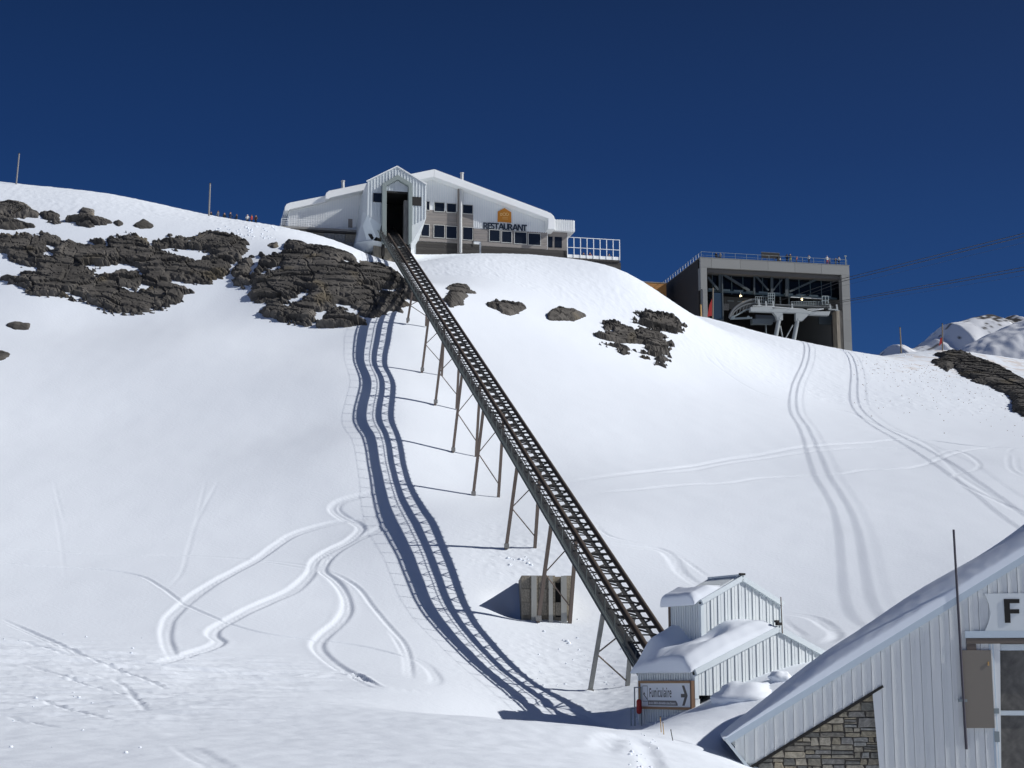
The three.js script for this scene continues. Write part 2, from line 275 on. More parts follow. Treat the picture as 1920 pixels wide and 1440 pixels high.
{
  const xs = lines(-68, 88, x => x > -42 && x < 2 ? .13 : .2, -5000, 5000), ds = lines(40, 290, d => d < 84 ? .2 : d < 124 ? .115 : d < 215 ? .24 : .5, -3000, 6000);
  const nx = xs.length, nd = ds.length, pos = new Float32Array(nx * nd * 3), uv = new Float32Array(nx * nd * 2), col = new Float32Array(nx * nd * 3), idx = new Uint32Array((nx - 1) * (nd - 1) * 6);
  let k = 0;
  for (let j = 0; j < nd; j++) for (let i = 0; i < nx; i++) {
    const o = j * nx + i, far = sstep(330, 900, Math.max(Math.abs(xs[i]) * 1.6, ds[j], -ds[j] * 2));
    pos[o * 3] = xs[i]; pos[o * 3 + 1] = hs(xs[i], ds[j]) * (1 - far) - 30 * far; pos[o * 3 + 2] = -ds[j];
    const X = xs[i], D = ds[j], dust = D > 222 && D < 285 && X > 50 && X < 95 ? sstep(.18, .7, noise(X * .5 + D * .12, D * .33, 6.6) + .5 * noise(X * 1.6, D * .9, 2.2) + .45 * Math.exp(-(((D - 262) / 16) ** 2)) - .1) * sstep(50, 58, X) * sstep(222, 236, D) * .55 : 0;
    col[o * 3] = 1 - .25 * dust; col[o * 3 + 1] = 1 - .42 * dust; col[o * 3 + 2] = 1 - .56 * dust;
    uv[o * 2] = xs[i] / 6; uv[o * 2 + 1] = ds[j] / 6;
  }
  for (let j = 0; j < nd - 1; j++) for (let i = 0; i < nx - 1; i++) { const a = j * nx + i; idx[k++] = a; idx[k++] = a + 1; idx[k++] = a + nx; idx[k++] = a + 1; idx[k++] = a + nx + 1; idx[k++] = a + nx; }
  const g = new THREE.BufferGeometry(); g.setAttribute('position', new THREE.BufferAttribute(pos, 3)); g.setAttribute('uv', new THREE.BufferAttribute(uv, 2)); g.setAttribute('color', new THREE.BufferAttribute(col, 3)); g.setIndex(new THREE.BufferAttribute(idx, 1)); g.computeVertexNormals();
  const m = obj('snow_slope', g, M.snow); tag(m, 'wide snow covered mountain slope below the restaurant, with ski tracks', 'snow slope', null, 'structure');
}

// ---------------------------------------------------------------- rock outcrops standing through the snow
M.rock = new THREE.MeshStandardMaterial({ roughness: .92, vertexColors: true });
const z8 = l => l.map(p => [p[0] / 3.6, 280 + p[1] / 3.6]), z2 = l => l.map(p => [400 + p[0] / 4.8, 420 + p[1] / 4.8]), z7 = l => l.map(p => [640 + p[0] / 3.891, 430 + p[1] / 3.891]), z4 = l => l.map(p => [1580 + p[0] / 3.788, 420 + p[1] / 3.788]);
function sdf(pl, u, v) {                    // signed distance to an outline, positive inside
  let m = 1e9, ins = false;
  for (let i = 0, j = pl.length - 1; i < pl.length; j = i++) {
    const ax = pl[j][0], ay = pl[j][1], bx = pl[i][0], by = pl[i][1], dx = bx - ax, dy = by - ay;
    const t = clamp(((u - ax) * dx + (v - ay) * dy) / (dx * dx + dy * dy + 1e-9), 0, 1);
    m = Math.min(m, (u - ax - dx * t) ** 2 + (v - ay - dy * t) ** 2);
    if ((ay > v) !== (by > v) && u < (bx - ax) * (v - ay) / (by - ay) + ax) ins = !ins;
  }
  return ins ? Math.sqrt(m) : -Math.sqrt(m);
}
const hash = (i, j, k) => { const q = Math.sin(i * 127.1 + j * 311.7 + k * 74.7) * 43758.5453; return q - Math.floor(q); };
function blocks(x, y, seedK) {              // broken blocks: [offset of this block, distance to its joint]
  const ix = Math.floor(x), iy = Math.floor(y); let d1 = 9, d2 = 9, id = 0, gx = 0, gy = 0;
  for (let j = -1; j <= 1; j++) for (let i = -1; i <= 1; i++) {
    const px = ix + i + .15 + .7 * hash(ix + i, iy + j, seedK), py = iy + j + .15 + .7 * hash(ix + i, iy + j, seedK + 9), dd = Math.hypot(px - x, py - y);
    if (dd < d1) { d2 = d1; d1 = dd; id = hash(ix + i, iy + j, seedK + 3); gx = x - px; gy = y - py; } else if (dd < d2) d2 = dd;
  }
  return [id + (id - .5) * gx * .8 + (hash(id * 99, 1, 2) - .5) * gy, d2 - d1];
}
function outcrop(label, outline, { thick = .5, holes = [], cell = .12, jag = .4, patch = .55, tone = 1, grow = .1, flat = 1 } = {}) {
  let x0 = 1e9, x1 = -1e9, d0 = 1e9, d1 = -1e9;
  for (const q of outline) { const g = ground(q[0], q[1], 120); x0 = Math.min(x0, g.x); x1 = Math.max(x1, g.x); d0 = Math.min(d0, -g.z); d1 = Math.max(d1, -g.z); }
  x0 -= 1; x1 += 1; d0 -= 1.5; d1 += 1.5;
  const nx = Math.ceil((x1 - x0) / cell) + 1, nd = Math.ceil((d1 - d0) / cell) + 1;
  const pos = [], col = [], idx = [], keep = new Uint8Array(nx * nd);
  for (let j = 0; j < nd; j++) for (let i = 0; i < nx; i++) {
    const x = x0 + i * cell, d = d0 + j * cell, h = hb(x, d), q = toPix(V(x, h, -d)), mpp = d / FPX;
    let s = sdf(outline, q[0], q[1]) * mpp + grow;
    for (const ho of holes) s = Math.min(s, -sdf(ho, q[0], q[1]) * mpp);
    const sr = s;
    if (s < -1.6) { keep[j * nx + i] = 0; pos.push(x, h - .5, -d); col.push(.05, .05, .05); continue; }
    const dip = h * .95 + x * .13 + .9 * noise(x * .1, h * .2, 5.1) + .3 * noise(x * .35, h * .6, 2.2) + .1 * noise(x * 1.4, h * 2, 7.2);
    const a1 = .5 + .9 * noise(x * .12, Math.floor(dip) * 3.7, 1.5), f1 = dip - Math.floor(dip), dip2 = dip * 2.9 + .6 * noise(x * .2, h * .3, 8.8), a2 = .5 + noise(x * .22, Math.floor(dip2) * 5.3, 2.5), f2 = dip2 - Math.floor(dip2);
    const wx = x + .5 * noise(x * .5, h * .8, 3.3), wh = h + .35 * noise(x * .6, h * .9, 8.3);
    const [o1, e1] = blocks(wx * .21 + wh * .06, wh * .42 - wx * .05, 1), [o2, e2] = blocks(wx * .55 + 7, wh * 1.3 - wx * .12, 4);
    s += jag * (.7 * noise(x * .5, dip * 1.9, 3.1) + .6 * noise(x * 1.5, dip * 4.4, 6.2) + .3 * noise(x * 3.5, dip * 7, 2.2));
    s -= patch * (2.6 * Math.max(0, noise(x * .17 + 5, dip * .9, 8.5) - .24) + 2.8 * Math.max(0, noise(x * .42, dip * 2.1, 1.5) - .36) + (f1 > .7 ? 2.0 * Math.max(0, noise(x * .3, Math.floor(dip) * 2.1, 4.5) - .05) : 0));
    const t = clamp(s / .55, -1, 1), k = t > 0 ? Math.pow(t, .55) : 0, cr = Math.max(0, 1 - e1 / .05) * .8 + Math.max(0, 1 - e2 / .07) * .5;
    let out = k * flat * (.42 * Math.max(0, a1) * (1 - f1) + .13 * Math.max(0, a2) * (1 - f2) + .62 * o1 + .16 * o2 - .3 * cr + .05 * noise(x * 2.2, dip * 3.2, 1.8) + .03 * noise(x * 5, dip * 7, 2.9));
    const up = (t > 0 ? k * thick : t * .55) + .35 * out;
    pos.push(x - out * .12, h + .01 + up, -d + (t > 0 ? .75 * out : 0));
    keep[j * nx + i] = sr > -1.2 ? 1 : 0;
    const n1 = .5 + .5 * fbm(x * .3, h * .5, 9.1, 3), n2 = noise(x * .8, dip * 9, 4), n3 = noise(x * 4, dip * 6, 6), lich = sstep(.3, .62, noise(x * .3 + 9, h * .45, 3)), b = tone * 1.12 * (.042 + .085 * n1 * n1 + .016 * n2 + .012 * n3 + .02 * (o2 - .5)) * (1 - .45 * Math.min(1, cr));
    col.push(b * (1.1 + .6 * lich), b * (1 + .42 * lich), b * (.88 + .1 * lich));
  }
  for (let j = 0; j < nd - 1; j++) for (let i = 0; i < nx - 1; i++) {
    const a = j * nx + i; if (!(keep[a] && keep[a + 1] && keep[a + nx] && keep[a + nx + 1])) continue;
    idx.push(a, a + 1, a + nx, a + 1, a + nx + 1, a + nx);
  }
  let g = new THREE.BufferGeometry(); g.setAttribute('position', new THREE.Float32BufferAttribute(pos, 3)); g.setAttribute('color', new THREE.Float32BufferAttribute(col, 3)); g.setIndex(idx);
  g = toCreasedNormals(g, .45);
  const m = obj('rock_outcrop', g, M.rock); tag(m, label, 'rock outcrop'); return m;
}
outcrop('large dark layered cliff band at far left, with a white arc of snow across it', z8([[-60, 590], [60, 585], [90, 600], [180, 580], [270, 595], [290, 565], [350, 590], [410, 620], [400, 660], [460, 615], [540, 630], [570, 650], [640, 620], [720, 640], [760, 605], [830, 610], [850, 575], [920, 590], [990, 620], [1000, 650], [1050, 660], [1040, 625], [1150, 600], [1290, 620], [1390, 565], [1500, 570], [1590, 600], [1670, 640], [1660, 690], [1600, 750], [1550, 790], [1540, 830], [1480, 870], [1380, 900], [1250, 890], [1150, 880], [1130, 900], [1300, 950], [1240, 990], [1220, 1035], [1150, 1060], [1050, 1090], [920, 1105], [760, 1105], [700, 1080], [620, 1040], [560, 1015], [440, 1000], [300, 990], [200, 960], [100, 910], [10, 870], [120, 880], [150, 850], [270, 830], [230, 790], [150, 780], [60, 740], [40, 700], [-60, 695]]),
  { thick: .3, patch: 1.35, jag: .65, holes: [z8([[590, 855], [680, 805], [760, 775], [870, 780], [960, 825], [975, 855], [890, 830], [800, 820], [740, 845], [700, 860]]), z8([[1050, 662], [1200, 668], [1380, 690], [1450, 735], [1380, 752], [1300, 752], [1150, 715]]), z8([[270, 720], [330, 680], [370, 690], [350, 720]]), z8([[900, 945], [960, 930], [990, 960], [940, 965]])] });
outcrop('broad dark cliff beside the upper end of the funicular track, below the round-sided station', z2([[180, 420], [250, 350], [330, 310], [370, 330], [440, 300], [520, 310], [620, 270], [700, 260], [820, 250], [950, 270], [1100, 270], [1170, 310], [1150, 360], [1300, 380], [1400, 365], [1530, 380], [1600, 420], [1680, 480], [1740, 540], [1800, 600], [1840, 650], [1830, 710], [1740, 720], [1690, 770], [1640, 760], [1600, 760], [1530, 800], [1450, 840], [1380, 880], [1280, 940], [1140, 955], [1000, 940], [940, 920], [1000, 880], [1060, 790], [1010, 770], [920, 800], [900, 870], [860, 915], [810, 900], [720, 880], [620, 870], [560, 860], [480, 840], [440, 800], [470, 720], [530, 690], [400, 700], [330, 660], [360, 590], [350, 540], [260, 560], [180, 550], [170, 480]]),
  { thick: .3, patch: 1.1, jag: .6, holes: [z2([[640, 720], [720, 660], [850, 600], [890, 610], [800, 670], [790, 700], [700, 730]]), z2([[390, 465], [450, 420], [520, 390], [610, 390], [590, 420], [500, 430], [430, 460]]), z2([[1070, 740], [1130, 715], [1310, 780], [1310, 840], [1200, 790]]), z2([[310, 500], [370, 340], [430, 300], [400, 380], [340, 520]]), z2([[1440, 600], [1600, 590], [1690, 595], [1600, 625], [1480, 615]])] });
outcrop('thin strip of rock lying along the snow above the broad middle cliff', z2([[660, 210], [700, 182], [790, 195], [840, 215], [980, 238], [1100, 262], [1265, 322], [1170, 298], [1050, 290], [980, 262], [830, 240], [740, 240]]), { thick: .3, patch: .1, jag: .2, grow: .35 });
outcrop('small brown rock tip in the snow just left of the thin rock strip', z2([[495, 195], [570, 178], [575, 200], [545, 215]]), { thick: .25, patch: 0, jag: .1, grow: .18, flat: .5 });
outcrop('dark rounded rock at the left picture edge high under the ridge', z8([[-60, 375], [0, 370], [110, 360], [200, 400], [255, 440], [268, 470], [160, 462], [100, 450], [-60, 455]]), { thick: .45, patch: .3, jag: .25 });
outcrop('pointed dark rock touching the right side of the ridge-top rock at far left', z8([[275, 440], [345, 420], [400, 450], [428, 490], [370, 498], [290, 480]]), { thick: .4, patch: .2, jag: .2 });
outcrop('flat sloping rock below the ridge-top rock at far left', z8([[-60, 440], [10, 450], [60, 480], [230, 522], [110, 535], [-60, 530]]), { thick: .35, patch: .2, jag: .2 });
outcrop('long low rock with snow on top, below the tan boulder near the left ridge', z8([[440, 475], [470, 450], [570, 445], [700, 475], [755, 495], [640, 515], [610, 525], [540, 508], [450, 495]]), { thick: .4, patch: .3, jag: .2 });
outcrop('small peaked rock right of the long low rock on the left ridge slope', z8([[915, 512], [970, 483], [1025, 515], [950, 522]]), { thick: .2, patch: 0, jag: .12, grow: .18, flat: .5 });
outcrop('tiny rock pair between the long low rock and the small peaked rock', z8([[775, 495], [800, 487], [820, 500], [800, 510]]), { thick: .25, patch: 0, jag: .08, grow: .18, flat: .5 });
outcrop('tan brown square-cut boulder lying alone under the left ridge', z8([[545, 430], [560, 405], [628, 420], [625, 448], [580, 445]]), { thick: .45, patch: 0, jag: .05, tone: 2.2, grow: .18, flat: .5 });
outcrop('jagged rock close to the right side of the funicular track, lower of two', z7([[755, 520], [800, 460], [930, 475], [880, 520], [890, 550], [800, 562]]), { thick: .4, patch: .2, jag: .2 });
outcrop('brownish rock right of the funicular track, upper of two', z7([[780, 432], [850, 405], [920, 415], [935, 450], [975, 465], [850, 455]]), { thick: .4, patch: .1, jag: .18, tone: 1.2 });
outcrop('flat dark rock streaked with snow on the open slope below the restaurant sign', z7([[1072, 552], [1130, 530], [1320, 548], [1345, 570], [1310, 595], [1230, 620], [1150, 600]]), { thick: .3, patch: .5, jag: .3 });
outcrop('single oval dark rock on the open slope below the terrace', [[1028, 591], [1050, 580], [1075, 581], [1097, 592], [1075, 599], [1030, 598]], { thick: .45, patch: 0, jag: .12 });
outcrop('ragged cluster of rock and snow left of the cable car station', z6([[245, 270], [270, 258], [310, 262], [270, 225], [330, 228], [385, 255], [430, 240], [400, 220], [440, 205], [400, 175], [450, 178], [520, 200], [582, 232], [550, 260], [505, 290], [530, 305], [525, 330], [510, 378], [480, 370], [495, 350], [430, 340], [415, 310], [350, 328], [300, 297]]), { thick: .4, patch: 1.7, jag: 1.0 });
outcrop('long dark bare rock face running off the right picture edge', z4([[640, 985], [700, 960], [655, 930], [740, 915], [840, 910], [960, 960], [1100, 1010], [1200, 1070], [1340, 1160], [1340, 1390], [1215, 1330], [1210, 1250], [1100, 1190], [1000, 1140], [870, 1100], [790, 1010], [740, 1040]]), { thick: .45, patch: .45, jag: .35, tone: .8 });
outcrop('small dark rock pair alone in the open snow at far left', [[16, 610], [30, 607], [54, 609], [52, 615], [26, 615]], { thick: .25, patch: 0, jag: .1, grow: .18, flat: .5 });
outcrop('small rock cut by the left picture edge below the cliff', [[-8, 660], [4, 661], [17, 666], [8, 672], [-8, 675]], { thick: .25, patch: 0, jag: .1, grow: .18, flat: .5 });
{ // dirt clods on the right bank
  const g0 = new THREE.IcosahedronGeometry(.055, 0), N = 420, im = new THREE.InstancedMesh(g0, mat(.28, .20, .15, .95), N), m4 = new THREE.Matrix4();
  for (let i = 0; i < N; i++) { const u = 1600 + 320 * Math.pow(rnd(), .8), v = 668 + 130 * rnd() * rnd() + (u - 1600) * .12, g = ground(u, v, 150), s = rr(.4, 1.5); m4.makeRotationY(rnd() * 6).scale(V(s * 1.6, s * .6, s)).setPosition(g.x, hs(g.x, -g.z) + .02, g.z); im.setMatrixAt(i, m4); }
  im.name = 'dirt_clod'; shadow(im); scene.add(im); tag(im, 'brown clods of dirt scattered over the snow bank at right', 'dirt', null, 'stuff');
  const h0 = new THREE.IcosahedronGeometry(.13, 1), K = 260, sm = new THREE.InstancedMesh(h0, M.capSnow, K);
  const zones = [[400, 520, 425, 450, 90], [1580, 1720, 658, 668, 30], [1000, 1170, 1160, 1290, 40], [1180, 1240, 1330, 1440, 30], [0, 270, 1180, 1420, 26], [940, 1000, 1040, 1060, 10]]; let k = 0;
  for (const [a, b, c, d, n] of zones) for (let i = 0; i < n && k < K; i++) { const g = ground(rr(a, b), rr(c, d), 45), s = rr(.2, .9) * (g.z > -100 ? .55 : 1.1); m4.makeRotationY(rnd() * 6).scale(V(s * 1.3, s * .8, s)).setPosition(g.x, hs(g.x, -g.z) + .02, g.z); sm.setMatrixAt(k++, m4); }
  sm.count = k; sm.name = 'snow_lump'; shadow(sm); scene.add(sm); tag(sm, 'loose lumps of slid snow lying on the slope', 'snow', null, 'stuff');
}
// ---------------------------------------------------------------- far ground at right
function farRidge(name, label, dist, depth, crest, foot, matl, rough) {
  const f = lineFn(crest.map(q => { const p = P(q[0], q[1], dist); return [p.x, p.y]; })), a = P(...crest[0], dist).x, b = P(...crest[crest.length - 1], dist).x;
  const nx = 420, nd = 120, pos = [], idx = [], col = [];
  for (let j = 0; j <= nd; j++) for (let i = 0; i <= nx; i++) {
    const x = a + (b - a) * i / nx, t = j / nd, s = t < .5 ? Math.sin(t * Math.PI) : 1 - .5 * ((t - .5) * 2) ** 2, top = f(x);
    const n = rough * (noise(x / depth * 5, t * 5, 2.2) + .5 * noise(x / depth * 13, t * 11, 5.1) + .22 * Math.abs(noise(x / depth * 40, t * 34, 1.1))) * Math.min(1, 4 * Math.abs(t - .5)) * 1.2;
    const bare = matl.vertexColors ? sstep(.1, .25, noise(x / 9, t * depth / 9, 3) + .6 * noise(x / 4, t * depth / 4, 7) - .3 + 1.1 * Math.exp(-(((x - 434) / 20) ** 2)) * sstep(.3, .45, t) * sstep(.53, .5, t)) : 0;
    pos.push(x, foot + (top - foot) * s + n * depth * .03 + (matl.vertexColors ? 0 : .5 * noise(x / 3, t * 50, 4) + .35 * noise(x / 9 + t * 20, t * 24, 9)), -(dist + (t - .5) * depth)); col.push(.86 - .78 * bare, .88 - .81 * bare, .91 - .85 * bare);
  }
  for (let j = 0; j < nd; j++) for (let i = 0; i < nx; i++) { const q = j * (nx + 1) + i; idx.push(q, q + 1, q + nx + 1, q + 1, q + nx + 2, q + nx + 1); }
  const g = new THREE.BufferGeometry(); g.setAttribute('position', new THREE.Float32BufferAttribute(pos, 3)); if (matl.vertexColors) g.setAttribute('color', new THREE.Float32BufferAttribute(col, 3)); g.setIndex(idx); g.computeVertexNormals();
  tag(obj(name, g, matl), label, 'mountain', null, 'structure');
}
const farSnow = mat(1, 1, 1, .85); farSnow.vertexColors = true;
farRidge('mountain', 'distant rounded snow summit with a rocky crest at right', 1500, 700, [[1480, 760], [1560, 705], [1610, 700], [1634, 678], [1648, 664], [1660, 664], [1676, 672], [1700, 664], [1716, 652], [1728, 650], [1752, 622], [1776, 616], [1806, 606], [1830, 601], [1846, 607], [1856, 611], [1872, 604], [1888, 610], [1930, 640], [2050, 690], [2200, 720]], 120, farSnow, .55);
farRidge('snow_hill', 'smooth groomed snow hill at the right picture edge beyond the rock face', 620, 260, [[1660, 740], [1760, 680], [1800, 655], [1840, 634], [1890, 612], [1920, 605], [2000, 585], [2150, 570]], 60, mat(.86, .88, .91, .85), .5);

// ---------------------------------------------------------------- funicular track
const TB = P(1222, 1229, 84), TT = P(727, 438, 220), tDir = TT.clone().sub(TB), tLen = tDir.length(); tDir.normalize();
const tR = tDir.clone().cross(upY).normalize(), tN = tR.clone().cross(tDir).normalize();
const tk = (s, lat, up) => TB.clone().addScaledVector(tDir, s).addScaledVector(tR, lat).addScaledVector(tN, up);
{
  const t = new THREE.Group(); t.name = 'funicular_track'; scene.add(t); tag(t, 'long dark steel funicular track on legs climbing to the round-sided upper station', 'funicular track');
  const s0 = -3.2, s1 = tLen + 7;
  const LG = -1.15, RG = 1.3, STEP = 2.35;
  const bar = (lat, top, w, h) => beam(tk(s0, lat, top - h / 2), tk(s1, lat, top - h / 2), w, h, tN);
  const sg = obj('side_girder', [bar(LG, .54, .09, .56), bar(LG + .06, .56, .28, .035)], M.blackSteel, t);
  obj('flange', [bar(LG - .08, .22, .06, .24), bar(LG - .05, -.03, .2, .05)], M.greenSteel, sg);
  const mg = obj('main_girder', [bar(0, -.1, .1, .14)], M.blackSteel, t);
  obj('rail', [rod(tk(s0, 0, -.02), tk(s1, 0, -.02), .18, .18, 14)], M.rustB, mg);
  const og = obj('outer_girder', [bar(RG, .0, .2, .06)], M.rust, t);
  obj('rail', [rod(tk(s0, RG + .03, .05), tk(s1, RG + .03, .05), .135, .135, 12)], M.rustB, og);
  obj('lower_chord', [bar(.82, -.16, .26, .04)], M.blackSteel, t);
  obj('haulage_cable', [rod(tk(s0, -.45, .02), tk(s1, -.45, .02), .03, .03, 6)], M.cable, t);
  obj('walkway', [...[-1.38, -1.44].map(l => beam(tk(s0, l, .52), tk(s1, l, .52), .025, .02, tN)), beam(tk(s0, -1.52, .52), tk(s1, -1.52, .52), .05, .05, tN)], M.greenSteel, t);
  const basis = new THREE.Matrix4().makeBasis(tR, tN, tDir.clone().negate());
  const local = g => { g.applyMatrix4(basis); return g; };
  const slp = local(merge([beam(V(-.05, 0, 0), V(1.36, 0, 0), .12, .12), beam(V(-1.12, .05, 0), V(-.1, .05, 0), .11, .1)]));
  const slpThin = local(merge([beam(V(-.05, 0, 0), V(1.36, 0, 0), .07, .06), beam(V(-1.12, .05, 0), V(-.1, .05, 0), .05, .05)]));
  const brk = local(merge([box(-.13, .07, 0, .11, -.14, .14), box(.05, .08, -.25, 0, -.05, .05), box(0, .4, -.2, -.15, -.03, .03)]));
  const dgA = local(rod(V(0, 0, 0), V(1.24, 0, -STEP / 2), .055, .055, 6)), dgB = local(rod(V(0, 0, 0), V(1.24, 0, STEP / 2), .055, .055, 6));
  const dgC = local(rod(V(0, 0, 0), V(1.05, 0, -STEP / 2), .03, .03, 6)), dgD = local(rod(V(0, 0, 0), V(1.05, 0, STEP / 2), .03, .03, 6));
  const vert = local(merge([rod(V(0, 0, 0), V(-.38, -.2, 0), .03, .03, 6), rod(V(-.38, -.2, 0), V(-1.0, -.1, 0), .025, .025, 6)]));
  const post = rod(V(0, 0, 0), V(0, .8, 0), .026, .026, 5);
  const put = (name, g, m, p) => { const o = obj(name, g, m, t); o.position.copy(p); };
  const cab = [];
  for (let k = 0, s = s0 + .4; s < s1 - .5; s += STEP, k++) {
    put('sleeper', slp, M.blackSteel, tk(s, 0, -.14)); put('sleeper', slpThin, M.blackSteel, tk(s + STEP / 2, 0, -.12));
    put('brace', dgA, M.blackSteel, tk(s, .06, -.2)); put('brace', dgB, M.blackSteel, tk(s + STEP, .06, -.2));
    if (s < tLen + 3) { put('brace', dgC, M.blackSteel, tk(s, -1.1, -.1)); put('brace', dgD, M.blackSteel, tk(s + STEP, -1.1, -.1)); }
    put('hanger', vert, M.blackSteel, tk(s, RG, -.08)); put('roller_bracket', brk, M.blackSteel, tk(s + .8, LG + .05, .56));
    if (s < tLen - 3) { const b = tk(s, -1.52, .52); put('railing_post', post, M.greenSteel, b); cab.push(b.clone().add(V(0, .78, 0))); }
  }
  const hr = []; for (let i = 0; i < cab.length - 1; i++) hr.push(rod(cab[i], cab[i + 1], .007, .007, 5)); obj('railing_wire', hr, M.greenSteel, t);
  const feet = [[[1107, 1293], [1172, 1281]], [[1010, 1155], [1072, 1142]], [[950, 1020], [1005, 1003]], [[888, 922], [940, 915]], [[850, 840], [897, 835]], [[817, 750], [858, 748]], [[792, 690], [829, 690]], [[765, 597], [798, 600]]];
  feet.forEach(([l, r], i) => {
    const y = new THREE.Group(); y.name = 'pylon'; t.add(y);
    const onPlane = (q, lat) => { const nn = tR, r0 = sight(q[0], q[1]); return r0.multiplyScalar((nn.dot(TB) + lat) / nn.dot(r0)); };
    const f1 = onPlane(l, -1.55), f2 = onPlane(r, .28 - .3 * 0); f2.y = hs(f2.x, -f2.z); 
    const aL = f1.clone().sub(TB).dot(tDir), aR = f2.clone().sub(TB).dot(tDir); void aR;
    const p1 = tk(aL, LG - .06, -.1), p2 = tk(aL, .45, -.2), h = p1.distanceTo(f1), ml = i === 0 ? M.legGrey : M.leg;
    const g1 = f1.clone().addScaledVector(f1.clone().sub(p1).normalize(), .5), fr = f1.clone().addScaledVector(tR, 2.05).add(V(0, .1, 0)), g2 = fr.clone().addScaledVector(fr.clone().sub(p2).normalize(), .9);
    obj('leg', [beam(g1, p1, .21, .24, tDir)], ml, y); obj('leg', [beam(g2, p2, .21, .24, tDir)], ml, y);
    obj('leg_foot', [box(-.18, .18, -.3, .02, -.18, .18).translate(f1.x, f1.y, f1.z)], M.concGrey, y); 
    const mid = p1.clone().lerp(f1, h > 3 ? .52 : .5);
    obj('cross_brace', [rod(mid, p2.clone().lerp(fr, .12), .045, .045, 6)], M.leg, y); obj('cross_brace', [rod(mid, fr.clone().lerp(p2, .08), .045, .045, 6)], M.leg, y);
    obj('cap_beam', [beam(tk(aL, LG - .15, -.2), tk(aL, .6, -.26), .18, .14, tN)], M.greenSteel, y);
  });
}
// concrete block under the track
{
  const F = new Frame(ground(978, 1157), .03), o = thing('concrete_abutment', 'beige concrete abutment with grey upright beams half buried in snow under the track', 'abutment', F.o, F.th);
  const W = F.at(1073, 1110)[0], T = F.at(978, 1079)[1];
  obj('core', [box(.06, W - .06, -1.5, T - .05, -5.5, -.3)], M.concB, o);
  const cols = 6; for (let r = 0; r < 3; r++) for (let c = 0; c < cols; c++) { if (c === 4 && r < 2) continue; const g = box(W * c / cols + .012, W * (c + 1) / cols - .012, T - .84 * (r + 1) + .012, T - .84 * r - (r ? .012 : 0), -.3, 0 - .02 * (c % 2)); obj('concrete_panel', g, (c + r) % 2 ? M.conc : M.concB, o); }
  obj('opening', [box(W * 4 / cols + .02, W * 5 / cols - .02, 0, T - .45, -.3, -.22)], M.dark, o);
  for (const [a, b] of [[.62, .95], [1.72, 1.98], [2.5, 2.86]]) obj('upright_beam', [box(a, b, -.6, T - .03, -.02, .16)], M.concPale, o);
  obj('side_wall', [box(-.01, .06, -1.2, T - .01, -5.5, -.3)], M.conc, o);
}

// ---------------------------------------------------------------- shared building pieces
const font = await new FontLoader().loadAsync('fonts/droid/droid_sans_bold.typeface.json');
function text(str, size, depth) { const g = new TextGeometry(str, { font, size, depth, curveSegments: 5, bevelEnabled: false }); g.computeBoundingBox(); const b = g.boundingBox; g.translate(-b.min.x, -b.min.y, 0); g.userData.w = b.max.x - b.min.x; return g; }
// vertical cladding sheets between a bottom and a top line, each with a folded rib on its left edge
function cladSheets(x0, x1, step, bot, top, z, mats, parent, { rib = .05, proud = .045, name = 'cladding_panel', skip } = {}) {
  let k = 0;
  for (let x = x0; x < x1 - 1e-3; x += step, k++) {
    const a = x + .006, b = Math.min(x + step, x1) - .006; if (skip && skip(a, b)) continue;
    const ba = bot(a), bb = bot(b), ta = top(a), tb = top(b); if (Math.max(ta - ba, tb - bb) < .06) continue;
    const mid = (a + b) / 2, pl = [[a, Math.min(ba, ta - .02)], [b, Math.min(bb, tb - .02)], [b, tb], ...(Math.abs(top(mid) - (ta + tb) / 2) > .03 ? [[mid, top(mid)]] : []), [a, ta]];
    const g = [poly(pl, z, z + .02 + .004 * (k % 3)), poly([[a, ba], [a + rib, ba], [a + rib, top(a + rib)], [a, ta]], z + .02, z + proud + .02), poly([[mid - .012, bot(mid)], [mid + .012, bot(mid)], [mid + .012, top(mid)], [mid - .012, top(mid)]], z + .02, z + .04)];
    obj(name, g, mats[k % mats.length], parent);
  }
}
function ribs(x0, x1, step, bot, top, z, w, d, m, parent, name = 'siding', ok) {
  const g = []; for (let x = x0; x < x1; x += step) { if (ok && !ok(x)) continue; const b = bot(x), t = top(x); if (t - b > .05) g.push(box(x, x + w, b, t, z, z + d)); }
  const o = obj(name, g, m, parent); o.userData.kind = 'stuff'; return o;
}
